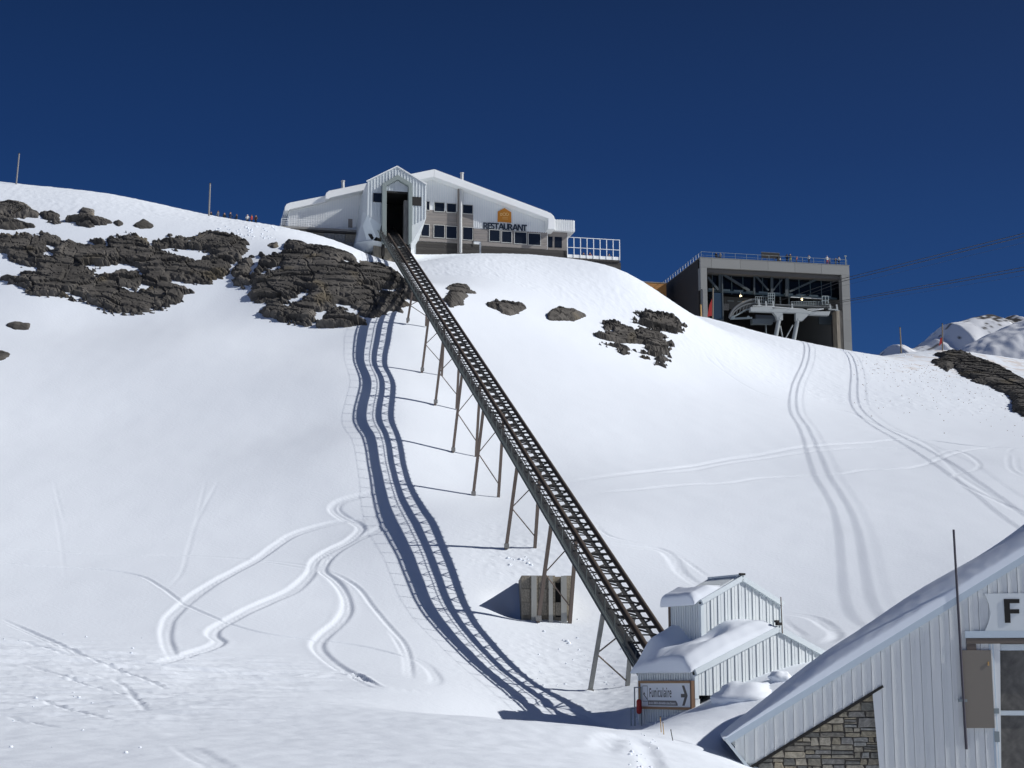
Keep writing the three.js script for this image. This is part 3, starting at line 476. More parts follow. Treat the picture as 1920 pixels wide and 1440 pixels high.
// a blanket of snow over a roof plane: base(s,t) point, up normal, thickness
function snowBlanket(base, nrm, thick, ns, nt, seedK, lump = .06) {
  const pos = [], idx = [], N = (ns + 1) * (nt + 1);
  for (let side = 0; side < 2; side++) for (let j = 0; j <= nt; j++) for (let i = 0; i <= ns; i++) {
    const s = i / ns, t = j / nt, p = base(s, t), e = Math.pow(Math.max(0, 1 - Math.pow(Math.abs(2 * s - 1), 14)) * Math.max(0, 1 - Math.pow(Math.abs(2 * t - 1), 14)), .5);
    const th = thick(s, t) * (.15 + .85 * e) + lump * (noise(p.x * .7, p.z * .7, seedK) + .5 * noise(p.x * 2.1, p.z * 2.1 + p.y, seedK + 4));
    const q = side ? p.clone().addScaledVector(nrm, -.02) : p.clone().addScaledVector(nrm, Math.max(.02, th)); pos.push(q.x, q.y, q.z);
  }
  const f = (a, b, c, d) => idx.push(a, b, c, b, d, c);
  for (let j = 0; j < nt; j++) for (let i = 0; i < ns; i++) { const a = j * (ns + 1) + i; f(a, a + 1, a + ns + 1, a + ns + 2); const b = a + N; f(b + 1, b, b + ns + 2, b + ns + 1); }
  for (let i = 0; i < ns; i++) { f(i + N, i + 1 + N, i, i + 1); const a = nt * (ns + 1) + i; f(a, a + 1, a + N, a + 1 + N); }
  for (let j = 0; j < nt; j++) { const a = j * (ns + 1); f(a, a + ns + 1, a + N, a + ns + 1 + N); const b = a + ns; f(b + ns + 1, b, b + ns + 1 + N, b + N); }
  const g = new THREE.BufferGeometry(); g.setAttribute('position', new THREE.Float32BufferAttribute(pos, 3)); g.setIndex(idx); g.computeVertexNormals(); return g;
}
function windowPart(f, u0, v0, u1, v1, z, parent, frameM = M.mull) {
  const [x0, y1] = f.at(u0, (v0 + .0), z), [x1, y0] = f.at(u1, v1, z), sl = f.at(u1, v0, z)[1] - f.at(u0, v0, z)[1];
  const cy1 = y1 + 0 * sl, h = (y1 - y0), t = .07;
  const w = obj('window', [box(x0 - t, x1 + t, y0 - t, y0, z - .04, z + .06), box(x0 - t, x1 + t, cy1, cy1 + t, z - .04, z + .06), box(x0 - t, x0, y0, cy1, z - .04, z + .06), box(x1, x1 + t, y0, cy1, z - .04, z + .06)], frameM, parent);
  obj('pane', [box(x0 - .01, x1 + .01, y0 - .01, cy1 + .01, z - .03, z + .012)], M.pane, w); void h; return w;
}
function railing(parent, x0, x1, y0, y1, z, n, bars, m, r = .03) {
  const g = []; for (let i = 0; i <= n; i++) { const x = x0 + (x1 - x0) * i / n; obj('railing_post', [box(x - r, x + r, y0, y1, z - r, z + r)], m, parent); }
  for (let k = 0; k < bars; k++) { const y = y0 + (y1 - y0) * (k + 1) / bars; g.push(box(x0, x1, y - r * .8, y + r * .8, z + r + .002, z + r * 2)); } obj('rail', g, m, parent);
}
// ---------------------------------------------------------------- restaurant on the ridge
const RF = new Frame(P(812, 470, 228), 12 * Math.PI / 180);
{
  const o = thing('restaurant_building', 'wide white restaurant building with low gabled roof and dark windows on top of the ridge', 'restaurant', RF.o, RF.th);
  const A = (u, v, z = 0) => RF.at(u, v, z);
  const under = lineFn([A(533, 395), A(543, 394), A(592, 382), A(612, 375), A(618, 371), A(683, 357), A(813, 331), A(1028, 410), A(1060, 420)]);
  const xl = A(541, 400)[0], xr = A(1027, 430)[0], xs = A(887, 440)[0], yB = -3.5;
  obj('wall', [poly([[xl, yB], [xr, yB], [xr, under(xr) + .1], [A(813, 331)[0], under(A(813, 331)[0]) + .1], [A(614, 372)[0], under(A(614, 372)[0]) + .1], [xl, under(xl) + .1]], -14, -.02)], M.white, o);
  // roof slabs with deep rounded white fascia
  const R = (l, z = 1.7) => l.map(q => RF.at(q[0], q[1], z));
  const roofR = R([[814.5, 317], [1026, 396.5], [1034, 400.5], [1038.5, 405], [1040.5, 411], [1040.5, 430], [1027.5, 429], [1028, 409.5], [813.5, 331.5]]);
  const roofL = R([[814.3, 317], [813.3, 331.5], [682, 356.8], [618, 371], [617, 373], [610.5, 373], [610, 366], [612, 361], [617, 357.5], [688, 343]]);
  const roofLL = R([[611, 366.5], [545, 379.5], [537, 382.5], [534, 388], [534, 395.5], [541, 395], [543, 392.5], [592, 382], [611, 378]], .9);
  const rg = toCreasedNormals(poly(roofR, -15, 1.7, .04), .5), lg = toCreasedNormals(poly(roofL, -15, 1.7, .04), .5), ll = toCreasedNormals(poly(roofLL, -15, .9, .04), .5);
  const roof = obj('roof', [rg], M.whiteTrim, o); obj('roof', [lg], M.whiteTrim, o); obj('roof', [ll], M.whiteTrim, o); void roof;
  // siding zones (fine ribs), timber bands, dark slatted base
  const botL = lineFn([A(541, 432), A(700, 440)]), botM = lineFn([A(798, 381), A(887, 386)]), botR = lineFn([A(887, 427.5), A(1028, 437.5)]);
  ribs(xl + .1, A(700, 400)[0], .34, botL, x => under(x) - .02, 0, .11, .09, M.whiteTrim, o);
  ribs(A(790, 400)[0], A(887, 400)[0], .34, botM, x => under(x) - .02, 0, .11, .09, M.whiteTrim, o);
  ribs(xs + .05, xr, .34, botR, x => under(x) - .02, .02, .11, .09, M.whiteTrim, o);
  const band = (u0, v0a, v0b, u1, n, z, mats, name) => {   // n boards between two slanted sight lines
    const [x0, yt] = A(u0, v0a), [x1] = A(u1, v0a), yb = A(u0, v0b)[1];
    for (let k = 0; k < n; k++) obj(name, [box(x0, x1, yt + (yb - yt) * (k + 1) / n + .012, yt + (yb - yt) * k / n, z - .06, z + .012 * (k % 2))], mats[k % mats.length], o);
  };
  band(786, 392.5, 417, 887, 5, .07, [M.greyWood, M.greyWood2], 'timber_board');
  band(786, 417.2, 446, 887, 5, .06, [M.greyWood2, M.greyWood], 'timber_board');
  band(786, 446.2, 452, 887, 1, .09, [M.greyWood], 'timber_board');
  band(780, 452, 478, 899, 5, .05, [M.darkSlat, M.darkSlat2], 'slat');
  band(888, 428.5, 452.2, 1026, 5, .06, [M.greyWood, M.greyWood2], 'timber_board');
  band(902, 453.5, 461, 1026, 1, .1, [M.greyWood], 'timber_board');
  band(902, 461.5, 492, 1064, 5, .12, [M.darkSlat, M.darkSlat2], 'slat');
  obj('timber_edge', [box(xs - .06, xs + .06, A(887, 462)[1], A(887, 428)[1], .07, .16)], M.darkSlat, o);
  obj('mullion', [box(A(798, 0)[0], A(887, 0)[0], A(842, 401)[1], A(842, 380)[1], .0, .06)], M.white, o);
  for (const [u0, v0, u1, v1] of [[800, 378, 805, 394], [815, 379.5, 833, 397], [838, 381.5, 855, 398.5], [868, 384, 886, 401]]) windowPart(RF, u0, v0, u1, v1, .1, o);
  for (const [u0, v0, u1, v1] of [[790, 420.6, 804.5, 443], [814, 422, 833, 446], [837, 424, 856, 447.5], [868, 426, 886, 450], [918, 431, 937, 453], [941, 433.5, 959, 455], [965, 435, 987, 457.6], [991, 437.5, 1013, 460]]) windowPart(RF, u0, v0, u1, v1, .11, o);
  // set-back annex at the right
  const [ax0, ay1] = A(1028, 437, -1), [ax1, ay0] = A(1064, 486, -1);
  obj('annex_wall', [box(ax0, ax1, ay0 - 2, ay1 + .3, -13, -1)], M.greyWood, o);
  const [cx0, cy1] = A(1040, 409, -.2), [cx1, cy0] = A(1078, 436, -.2);
  obj('annex_canopy', [box(cx0, cx1, cy0 + .15, cy1 - .2, -13, -.25)], M.white, o); ribs(cx0 + .05, cx1, .27, () => cy0 + .1, () => cy1 - .15, -.25, .11, .09, M.whiteTrim, o, 'canopy_siding');
  for (const [u0, v0, u1, v1] of [[1022.5, 443, 1036, 464], [1040, 444, 1053.5, 464.5]]) { const f2 = [A(u0, v0, -.98), A(u1, v1, -.98)]; obj('door', [box(f2[0][0], f2[1][0], f2[1][1], f2[0][1], -1, -.94)], M.pane, o); }
  // right terrace
  const [dx0, dy0] = A(1064, 480, .3), [dx1] = A(1162, 480, .3), dy1 = A(1064, 446, .3)[1], yd = A(1112, 485.5, .3)[1];
  obj('terrace_deck', [box(dx0, dx1, yd - .25, yd + .0, -8, .3)], M.darkSlat2, o); void dy0;
  for (let k = 0; k < 4; k++) obj('slat', [box(dx0 + .02, dx1 + .2, yd - .3 - .42 * (k + 1), yd - .27 - .42 * k, -8, .1 + .02 * (k % 2))], k % 2 ? M.darkSlat : M.darkSlat2, o);
  obj('terrace_kickboard', [box(dx0, dx1, yd + .02, yd + .5, .2, .26)], M.whiteTrim, o);
  railing(o, dx0, dx1, yd + .0, A(1112, 447.5, .3)[1], .3, 8, 2, M.whiteTrim, .05);
  railing(o, dx0, dx0 + .01, yd, dy1 - .3, -3, 1, 2, M.whiteTrim, .04);
  // flue pipe and roof cowls
  const fl = (u, v0, v1, z, r, name) => { const a = A(u, v1, z), b = A(u, v0, z); return obj(name, [rod(V(a[0], a[1], z), V(b[0], b[1], z), r, r, 14), rod(V(b[0], b[1] - .03, z), V(b[0], b[1] + .08, z), r * 1.25, r * 1.25, 14)], M.steel, o); };
  const flue = fl(864, 352, 474, .7, .2, 'flue_pipe'); obj('flue_casing', [box(A(858, 400, .3)[0], A(861, 400, .3)[0], A(860, 474, .3)[1], A(860, 351, .3)[1], .1, .5)], M.greyWood, flue);
  fl(866, 325, 345, -2, .24, 'roof_vent'); fl(643, 340, 356, -2, .24, 'roof_vent');
  // left terrace and stone-coloured base
  const tz = 2.2, T = (u, v) => RF.at(u, v, tz), tx0 = T(527, 425)[0], tx1 = T(668, 425)[0], ty = T(600, 427)[1];
  obj('terrace_slab', [box(tx0, tx1, ty - .3, ty, -4, tz)], M.concGrey, o);
  obj('terrace_beam', [box(tx0, tx1, ty - .55, ty - .31, tz - .3, tz - .05)], M.darkSlat, o);
  for (let k = 0; k < 7; k++) for (let r = 0; r < 3; r++) obj('base_panel', [box(tx0 + .05 + (tx1 - tx0) * k / 7, tx0 + (tx1 - tx0) * (k + 1) / 7, ty - .6 - 1.15 * (r + 1) + .03, ty - .6 - 1.15 * r, -3, tz - .4 - .03 * ((k + r) % 2))], (k + r) % 3 ? M.concGrey : M.concB, o);
  railing(o, tx0 + .05, T(640, 420)[0], ty, ty + 1.05, tz - .1, 9, 4, M.whiteTrim, .028);
  obj('side_door', [box(T(656, 412)[0], T(664, 412)[0], T(660, 419)[1], T(660, 403)[1], .05, .12)], M.greyWood, o);
  // soot stain hung below the left vent
}
{ // lettering on the wall
  const t = thing('restaurant_sign', 'dark navy capital letters spelling RESTAURANT on the white gable wall', 'sign lettering', RF.world(0, 0, 0), RF.th);
  const [x0] = RF.at(906, 430, .12), [x1] = RF.at(988, 430, .12), yb0 = RF.at(906, 428, .12)[1], yb1 = RF.at(988, 434.3, .12)[1];
  const str = 'RESTAURANT', sz = .93; let x = x0; const ws = [...str].map(c => text(c, sz, .09)); const tot = ws.reduce((a, g) => a + g.userData.w, 0), gap = (x1 - x0 - tot) / (str.length - 1);
  ws.forEach((g, i) => { g.translate(x, yb0 + (yb1 - yb0) * i / 9 * .0 + (yb0 + yb1) / 2 - yb0, .1); obj('letter', g, M.navy, t); x += g.userData.w + gap; });
}
{ // house-shaped plaque
  const W = (u, v) => RF.at(u, v, .2), pts = [[933.5, 396.5], [946, 390], [958.5, 398], [959, 417.5], [933, 415.5]].map(q => W(...q));
  const c = document.createElement('canvas'); c.width = 256; c.height = 256; const g2 = c.getContext('2d'); g2.fillStyle = '#c07a1e'; g2.fillRect(0, 0, 256, 256);
  g2.strokeStyle = 'rgba(235,205,150,.85)'; g2.lineWidth = 9; g2.strokeRect(50, 100, 30, 36); g2.beginPath(); g2.arc(122, 112, 26, 0, 7); g2.moveTo(196, 92); g2.arc(178, 110, 24, -.6, 5); g2.stroke();
  g2.lineWidth = 5; for (const y of [170, 196]) { g2.beginPath(); g2.moveTo(70 + y * .1, y); g2.lineTo(190, y); g2.stroke(); }
  const tx = new THREE.CanvasTexture(c); tx.colorSpace = THREE.SRGBColorSpace; const xs = pts.map(p => p[0]), ys = pts.map(p => p[1]), mx = Math.min(...xs), my = Math.min(...ys);
  tx.repeat.set(1 / (Math.max(...xs) - mx), 1 / (Math.max(...ys) - my)); tx.offset.set(-mx * tx.repeat.x, -my * tx.repeat.y);
  const pm = new THREE.MeshStandardMaterial({ map: tx, roughness: .6 }), t = thing('wall_plaque', 'orange brown house-shaped plaque on the white gable above the lettering', 'plaque', RF.o, RF.th);
  const board = obj('board', poly(pts, .1, .2), pm, t); void board;
}
// ---------------------------------------------------------------- upper funicular station, a long house-shaped tube
const UF = new Frame(P(745, 470, 219), 12 * Math.PI / 180);
{
  const o = thing('upper_station', 'white round-sided funicular station tube with pointed roof and tall dark doorway', 'station', UF.o, UF.th);
  const A = (u, v, z = 0) => UF.at(u, v, z);
  const apex = A(744.5, 313), eR = A(799, 346), sR = A(799, 409), fR = A(771, 423), bR = A(768.5, 462), eL = A(689, 340), sL = A(689, 403), fL = A(714.5, 422), bL = A(706, 443);
  const doorL = A(723.5, 400)[0], doorR = A(766.5, 400)[0], dTop = A(745, 359)[1], dBot = A(745, 452)[1];
  // front wall with door opening
  const sh = new THREE.Shape([apex, eR, sR, fR, [doorR + .45, fR[1]], [doorR + .45, dTop + .02], [doorL - .45, dTop + .02], [doorL - .45, fL[1]], fL, sL, eL].map(p => new THREE.Vector2(...p)));
  const fw = new THREE.ExtrudeGeometry(sh, { depth: .2, bevelEnabled: false }); fw.translate(0, 0, -.22); obj('front_wall', fw, M.clad, o);
  const topL = lineFn([eL, apex, eR]), low = lineFn([sL, fL, [doorL - .45, fL[1] - .1]]), lowR = lineFn([[doorR + .45, fR[1] - .1], fR, sR]);
  // narrow seamed sheets
  cladSheets(eL[0] + .05, doorL - .5, .42, x => low(x) + .02, x => topL(x) - .12, -.02, [M.clad, M.cladB, M.cladC], o, { rib: .09, proud: .09, name: 'siding_sheet' });
  cladSheets(doorR + .5, eR[0] - .05, .42, x => lowR(x) + .02, x => topL(x) - .12, -.02, [M.clad, M.cladC, M.cladB], o, { rib: .09, proud: .09, name: 'siding_sheet' });
  cladSheets(doorL - .5, doorR + .5, .42, () => dTop + .1, x => topL(x) - .12, -.02, [M.clad, M.cladB], o, { rib: .09, proud: .09, name: 'siding_sheet' });
  // shell: roof, sides, chamfers, rounded belly
  const ring = (k, z) => [apex, eR, sR, [sR[0] - .6 * k, sR[1] - 1.4 - k], [bR[0] + .4, bR[1] + .2], [bL[0] - .3 - 1.0 * k, bL[1] - 1.0 - k * .6], [bL[0] - 1.6 - .9 * k, bL[1] + .3 - k * .6], [sL[0] - .55 * k, sL[1] - .6 * k], [sL[0] - .35 * k, sL[1] + 1.4], eL].map(p => V(p[0], p[1], z));
  const r0 = [apex, eR, sR, [sR[0] - .55, sR[1] - .95], bR, [bL[0] - .4, bL[1] - .5], bL, fL, sL, eL].map((p, i) => V(p[0], p[1], (i > 2 && i < 8) ? -.35 : -.1)), r1 = ring(1, -2.6), r2 = ring(1.05, -9);
  r2.forEach((p, i) => { if (i === 8 || i === 7) p.x -= .2; });
  const pos = []; const quad = (a, b, c, d) => pos.push(...a, ...b, ...c, ...a, ...c, ...d);
  for (const [p, q] of [[r0, r1], [r1, r2]]) for (let i = 0; i < p.length; i++) { const j = (i + 1) % p.length; quad(p[i], q[i], q[j], p[j]); }
  let sg = new THREE.BufferGeometry(); sg.setAttribute('position', new THREE.Float32BufferAttribute(pos, 3)); sg = toCreasedNormals(mergeVertices(sg), .75); obj('shell', sg, M.clad, o);
  // lower front facets beside the doorway
  const facet = pts => { const g = new THREE.BufferGeometry(); g.setAttribute('position', new THREE.Float32BufferAttribute(pts.flatMap(p => [p.x, p.y, p.z]), 3)); const id = []; for (let i = 1; i < pts.length - 1; i++) id.push(0, i, i + 1); g.setIndex(id); g.computeVertexNormals(); return g.toNonIndexed(); };
  obj('lower_facet', [facet([V(...sL, 0), V(...bL, -.3), V(...A(712, 446), -.3), V(...fL, 0)]), facet([V(...sL, 0), V(...bL, -.3), V(bL[0] - 1.0, bL[1] - .9, -1.4), V(sL[0] - .5, sL[1] - 1.2, -1.4)])], M.cladTrim, o);
  obj('lower_facet', [facet([V(...fR, 0), V(...bR, -.25), V(...sR, 0)]), facet([V(...fR, 0), V(doorR + .4, fR[1], 0), V(doorR + .3, bR[1] - .2, -.1), V(...bR, -.25)])], M.cladC, o);
  obj('roof_trim', [beam(V(eL[0] - .12, eL[1] - .02, .05), V(apex[0], apex[1] + .06, .05), .3, .14, V(0, 1, 0)), beam(V(apex[0], apex[1] + .06, .05), V(eR[0] + .1, eR[1] - .02, .05), .3, .14, V(0, 1, 0))], M.whiteTrim, o);
  // projecting portal frame
  const pO = [[716.5, 455], [717, 345], [745.5, 328.5], [772, 344.5], [772, 452]].map(q => A(...q, .5)), pI = [[724, 456], [724.5, 348], [745.5, 336.5], [766, 348.5], [766, 458]].map(q => A(...q, .5));
  const pf = new THREE.Shape([...pO, ...pI.slice().reverse()].map(p => new THREE.Vector2(...p))), pg = new THREE.ExtrudeGeometry(pf, { depth: .7, bevelEnabled: true, bevelSize: .03, bevelThickness: .03, bevelSegments: 1 }); pg.translate(0, 0, -.1); obj('portal_frame', pg, M.portal, o);
  // interior
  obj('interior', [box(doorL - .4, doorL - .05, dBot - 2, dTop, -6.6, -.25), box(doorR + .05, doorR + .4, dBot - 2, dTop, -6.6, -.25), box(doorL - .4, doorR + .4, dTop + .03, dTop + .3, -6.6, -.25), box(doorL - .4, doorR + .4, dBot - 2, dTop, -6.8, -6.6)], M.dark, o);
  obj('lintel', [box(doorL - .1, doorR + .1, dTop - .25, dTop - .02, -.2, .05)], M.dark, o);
  obj('inner_jamb', [box(doorR - .62, doorR - .02, dBot - .2, dTop - 1.1, -1.2, -.3)], M.concGrey, o);
  for (const [u0, v0, u1, v1] of [[700.5, 363, 715.5, 379], [774, 370, 788.5, 385.5]]) { const [x0, y1] = A(u0, v0), [x1, y0] = A(u1, v1); const w = obj('window', [box(x0 - .06, x1 + .06, y0 - .06, y1 + .06, -.05, .12)], M.dark, o); obj('pane', [box(x0, x1, y0, y1, .1, .135)], u0 < 720 ? M.pane : M.stDark, w); }
  // hatch in the belly and the pier below
  const hz = -1.0, h0 = A(690, 440, hz), h1 = A(705, 453, hz); obj('hatch', [poly([[h0[0], h0[1]], [h1[0] + .2, h0[1] - .1], [h1[0], h1[1]], [h0[0] + .5, h1[1] + .1]], hz - .5, -.55)], M.dark, o);
  const q0 = A(700, 478, -1.2), q1 = A(733, 440, -1.2); obj('pier', [box(q0[0], A(716, 460, -1.2)[0], q0[1] - 3, q1[1], -6, -1.2), box(A(720, 460, -1.2)[0], A(770, 440, -1.2)[0], q0[1] - 3, A(745, 462, -1.2)[1], -6, -1.2)], M.concB, o);
  obj('pier_gap', [box(A(715.8, 460, -1.5)[0], A(720.2, 460, -1.5)[0], q0[1] - 3, q1[1], -6, -1.6)], M.dark, o);
}

// ---------------------------------------------------------------- people (one continuous surface each)
const MC = new MarchingCubes(30, M.snow, false, false, 20000); MC.isolation = 0;
function person(name, label, pos, yaw, col, { sit = 0, arm = .3, step = .12, group, h = 1.74, lean = 0 } = {}) {
  const k = h / 1.74, hip = .92 - sit * .45, J = [];                         // capsule bones: a, b, ra, rb
  const B = (a, b, ra, rb) => J.push([V(...a), V(...b), ra, rb]);
  for (const s of [-1, 1]) {
    const hx = s * .09, knee = sit ? [s * .13, hip + .02, .42] : [s * .11, .5, s * step * .5 + .03], ank = sit ? [s * .13, .08, .45] : [s * .12, .08, s * step];
    B([hx, hip, 0], knee, .095, .07); B(knee, ank, .07, .05); B(ank, [ank[0], .05, ank[2] + .17], .055, .045);
    const sh = [s * .19, hip + .50, lean * .3], el = [s * (.24 + arm * .12), hip + .24, lean * .3 + arm * .1], ha = [s * (.2 + arm * .02), hip + .06 + arm * .12, .12 + arm * .35 + lean * .3];
    B(sh, el, .07, .055); B(el, ha, .055, .04);
  }
  B([0, hip, 0], [0, hip + .28, lean * .15], .14, .14); B([0, hip + .28, lean * .15], [0, hip + .48, lean * .3], .15, .16); B([-.13, hip + .49, lean * .3], [.13, hip + .49, lean * .3], .085, .085);
  B([0, hip + .5, lean * .3], [0, hip + .62, lean * .33], .06, .055); B([0, hip + .70, lean * .36], [0, hip + .73, lean * .38], .105, .11);
  const n = 30, half = n / 2, sc = 1.05; let q = 0;
  for (let z = 0; z < n; z++) for (let y = 0; y < n; y++) for (let x = 0; x < n; x++) {
    const p = V((x - half) / half * .62, (y - half) / half * sc + .93, (z - half) / half * .62 + .08); let best = 9;
    for (const [a, b, ra, rb] of J) { const ab = b.clone().sub(a), t = clamp(p.clone().sub(a).dot(ab) / Math.max(1e-6, ab.lengthSq()), 0, 1), d = p.distanceTo(a.clone().addScaledVector(ab, t)) - (ra + (rb - ra) * t); const e = clamp(.5 + .5 * (best - d) / .03, 0, 1); best = best * (1 - e) + d * e - .03 * e * (1 - e); }
    MC.field[q++] = -best;
  }
  MC.update(); const c = MC.count, P0 = MC.positionArray.slice(0, c * 3), N0 = MC.normalArray.slice(0, c * 3), C = new Float32Array(c * 3);
  for (let i = 0; i < c; i++) {
    const x = P0[i * 3] * .62, y = P0[i * 3 + 1] * sc + .93, z = P0[i * 3 + 2] * .62 + .08; P0[i * 3] = x * k; P0[i * 3 + 1] = y * k; P0[i * 3 + 2] = z * k;
    const m = y > hip + .74 || (y > hip + .62 && z < lean * .3 + .02) ? col.hair : y > hip + .57 ? [.45, .27, .2] : y < .14 ? [.03, .03, .035] : y < hip + .02 ? col.legs : col.top; C.set(m, i * 3);
  }
  const g = new THREE.BufferGeometry(); g.setAttribute('position', new THREE.BufferAttribute(P0, 3)); g.setAttribute('normal', new THREE.BufferAttribute(N0, 3)); g.setAttribute('color', new THREE.BufferAttribute(C, 3));
  const o = obj('person', g, M.cloth); o.position.copy(pos); o.rotation.y = yaw; tag(o, label, 'person', group); return o;
}
M.cloth = new THREE.MeshStandardMaterial({ vertexColors: true, roughness: .85 });
const CL = { black: [.02, .02, .024], navy: [.02, .03, .07], white: [.7, .7, .68], red: [.4, .05, .04], yel: [.35, .33, .05], brown: [.1, .06, .04], pink: [.45, .16, .16], grey: [.15, .15, .16], blue: [.04, .09, .25], blond: [.3, .2, .09] };

// ---------------------------------------------------------------- cable car station at right
const SF = new Frame(P(1314, 483, 292).add(V(0, -17.5, 0)), 12 * Math.PI / 180);
{
  const o = thing('cable_car_station', 'large grey box-shaped cable car station with a wide open dark front', 'station', SF.o, SF.th);
  const A = (u, v, z = 0) => SF.at(u, v, z), TL = A(1313, 482), TR = A(1592, 498.5), yTop = (TL[1] + TR[1]) / 2, xL = TL[0], xR = TR[0];
  const iT = (A(1326.5, 501)[1] + A(1579, 515.6)[1]) / 2, xi0 = A(1326.5, 560)[0], xi1 = A(1579.5, 560)[0], yB = -4, D = 26, W = xR - xL;
  // top beam panels, jamb panels
  const jx = [1313, 1334, 1388, 1440, 1490, 1540, 1592].map(u => A(u, 490)[0]);
  for (let i = 0; i < jx.length - 1; i++) obj('facade_panel', [box(jx[i] + (i ? .02 : 0), jx[i + 1] - .02, iT, yTop, -.6, 0)], i % 2 ? M.stGrey : M.stGreyB, o);
  const ym = A(1315, 545)[1], ys = [yB, A(1590, 640)[1], A(1590, 600)[1], A(1590, 556)[1], iT - .02];
  for (let i = 0; i < 4; i++) { obj('jamb_panel', [box(xL + (ys[i] < ym - .5 ? .35 : 0), xi0, ys[i] + .02, ys[i + 1], -1.4, 0)], i % 2 ? M.stGrey : M.stGreyB, o); obj('jamb_panel', [box(xi1, xR, ys[i] + .02, ys[i + 1], -1.4, 0)], i % 2 ? M.stGreyB : M.stGrey, o); }
  obj('lower_jamb', [box(xi1 - 1.15, xi1 - .01, yB, A(1580, 582)[1], -2.2, -.25)], M.concB, o);
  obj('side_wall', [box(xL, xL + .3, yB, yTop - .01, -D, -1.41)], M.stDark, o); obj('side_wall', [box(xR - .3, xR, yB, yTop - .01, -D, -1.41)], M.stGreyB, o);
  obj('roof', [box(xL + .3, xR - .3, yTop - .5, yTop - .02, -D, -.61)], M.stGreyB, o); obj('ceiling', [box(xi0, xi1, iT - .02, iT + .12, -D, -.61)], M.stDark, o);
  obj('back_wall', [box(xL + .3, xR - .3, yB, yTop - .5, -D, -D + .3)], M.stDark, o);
  obj('roof_edge', [box(xL - .05, xR + .05, yTop, yTop + .09, -D, .05)], M.stGreyB, o);
  // recessed glazing: mullions, panes, transom
  const gz = -2.6, gy0 = A(1450, 556, gz)[1], gy1 = iT - .7, us = [1336, 1352, 1372, 1393, 1415, 1430, 1446, 1462, 1479, 1498, 1519, 1540, 1558, 1576];
  obj('soffit', [box(xi0, xi1, gy1, iT - .03, gz, -.8)], mat(.10, .095, .09, .8), o);
  us.forEach((u, i) => { const x = A(u, 540, gz)[0]; obj('mullion', [box(x - .06, x + .06, gy0, gy1, gz - .05, gz + .08)], M.teal, o); if (i < us.length - 1) { const x2 = A(us[i + 1], 540, gz)[0]; obj('pane', [box(x + .07, x2 - .07, gy0, gy1, gz, gz + .02)], M.glassDark, o); } });
  const tr = [A(1327, 545, gz)[1], A(1575, 558, gz)[1]];
  obj('transom', [beam(V(xi0, tr[0], gz + .12), V(xi1, tr[1] - .3, gz + .12), .18, .34)], M.teal, o); obj('transom', [beam(V(A(1480, 556, gz)[0], A(1480, 557.5, gz)[1], gz + .25), V(A(1541, 560, gz)[0], A(1541, 561, gz)[1], gz + .25), .1, .1)], M.whiteTrim, o);
  for (let k = 0; k < 10; k++) { const u = 1328 + k * 23.5, x = A(u, 550, gz)[0], x2 = A(u + 17, 550, gz)[0], y = tr[0] + (tr[1] - .3 - tr[0]) * k / 10 + .1; obj('clerestory_light', [box(x, x2, y, y + .32, gz + .215, gz + .25)], mat(.13, .17, .18, .35), o); }
  // truss members behind the glass line
  const bz = -1.9, br = (u0, v0, u1, v1, w, m = M.trussDim) => { const a = A(u0, v0, bz), b = A(u1, v1, bz); return obj('truss_member', [beam(V(a[0], a[1], bz), V(b[0], b[1], bz), .3, w)], m, o); };
  br(1352, 512, 1405, 545, .42); br(1327, 520, 1347, 544, .4); br(1417, 517, 1441, 545, .28); br(1466, 524, 1449, 545, .26); br(1533, 523, 1480, 547, .32); br(1414, 515, 1414, 552, .3); br(1447, 516, 1447, 552, .5); br(1475, 520, 1475, 556, .6); br(1350, 512, 1350, 546, .55);
  // left glass shaft and inner rooms
  const [sx0] = A(1337, 560, -1.6), [sx1] = A(1355, 560, -1.6), sy0 = A(1345, 599, -1.6)[1], sy1 = A(1345, 549, -1.6)[1];
  obj('glass_shaft', [box(sx0, sx1, sy0, sy1, -4, -1.6)], mat(.03, .05, .075, .15), o); obj('shaft_frame', [box(sx1 - .12, sx1 + .1, sy0, iT - .8, -1.7, -1.5), box(sx0, sx1 + .1, sy0 - .35, sy0, -1.9, -1.5)], M.trussDim, o);
  const room = (u0, v0, u1, v1, z, m, name = 'inner_wall') => { const [x0, y1] = A(u0, v0, z), [x1, y0] = A(u1, v1, z); obj(name, [box(x0, x1, y0, y1, z - .5, z)], m, o); };
  room(1356, 556, 1420, 581, -7, mat(.10, .10, .095, .8)); room(1364, 563, 1376, 565.5, -6.95, M.trussGrey, 'strip_light'); room(1383, 564, 1396, 566.5, -6.95, M.trussGrey, 'strip_light'); room(1356, 569, 1367, 581, -6.9, M.concGrey);
  room(1417, 590, 1455, 603, -6, mat(.07, .08, .09, .5)); room(1536, 590, 1576, 609, -6, mat(.08, .10, .11, .5)); room(1560, 600, 1578, 660, -5, mat(.06, .06, .06, .6)); room(1436, 600, 1438, 636, -5.5, M.trussGrey, 'inner_post');
  room(1463, 546, 1465, 580, -4, M.trussGrey, 'inner_post'); room(1479, 546, 1481, 580, -4, M.trussGrey, 'inner_post');
  // roof railing
  const rt = yTop + 1.15, n = 13; const rails = [];
  for (let i = 0; i <= n; i++) { const x = xL + .3 + (W - .6) * i / n; obj('railing_post', [box(x - .025, x + .025, yTop, rt, -.35, -.3)], M.trussGrey, o); }
  for (let i = 1; i <= 16; i++) { const z = -.3 - (D - 1) * i / 16; obj('railing_post', [box(xL + .3, xL + .36, yTop, rt + .1, z - .04, z + .04)], M.whiteTrim, o); }
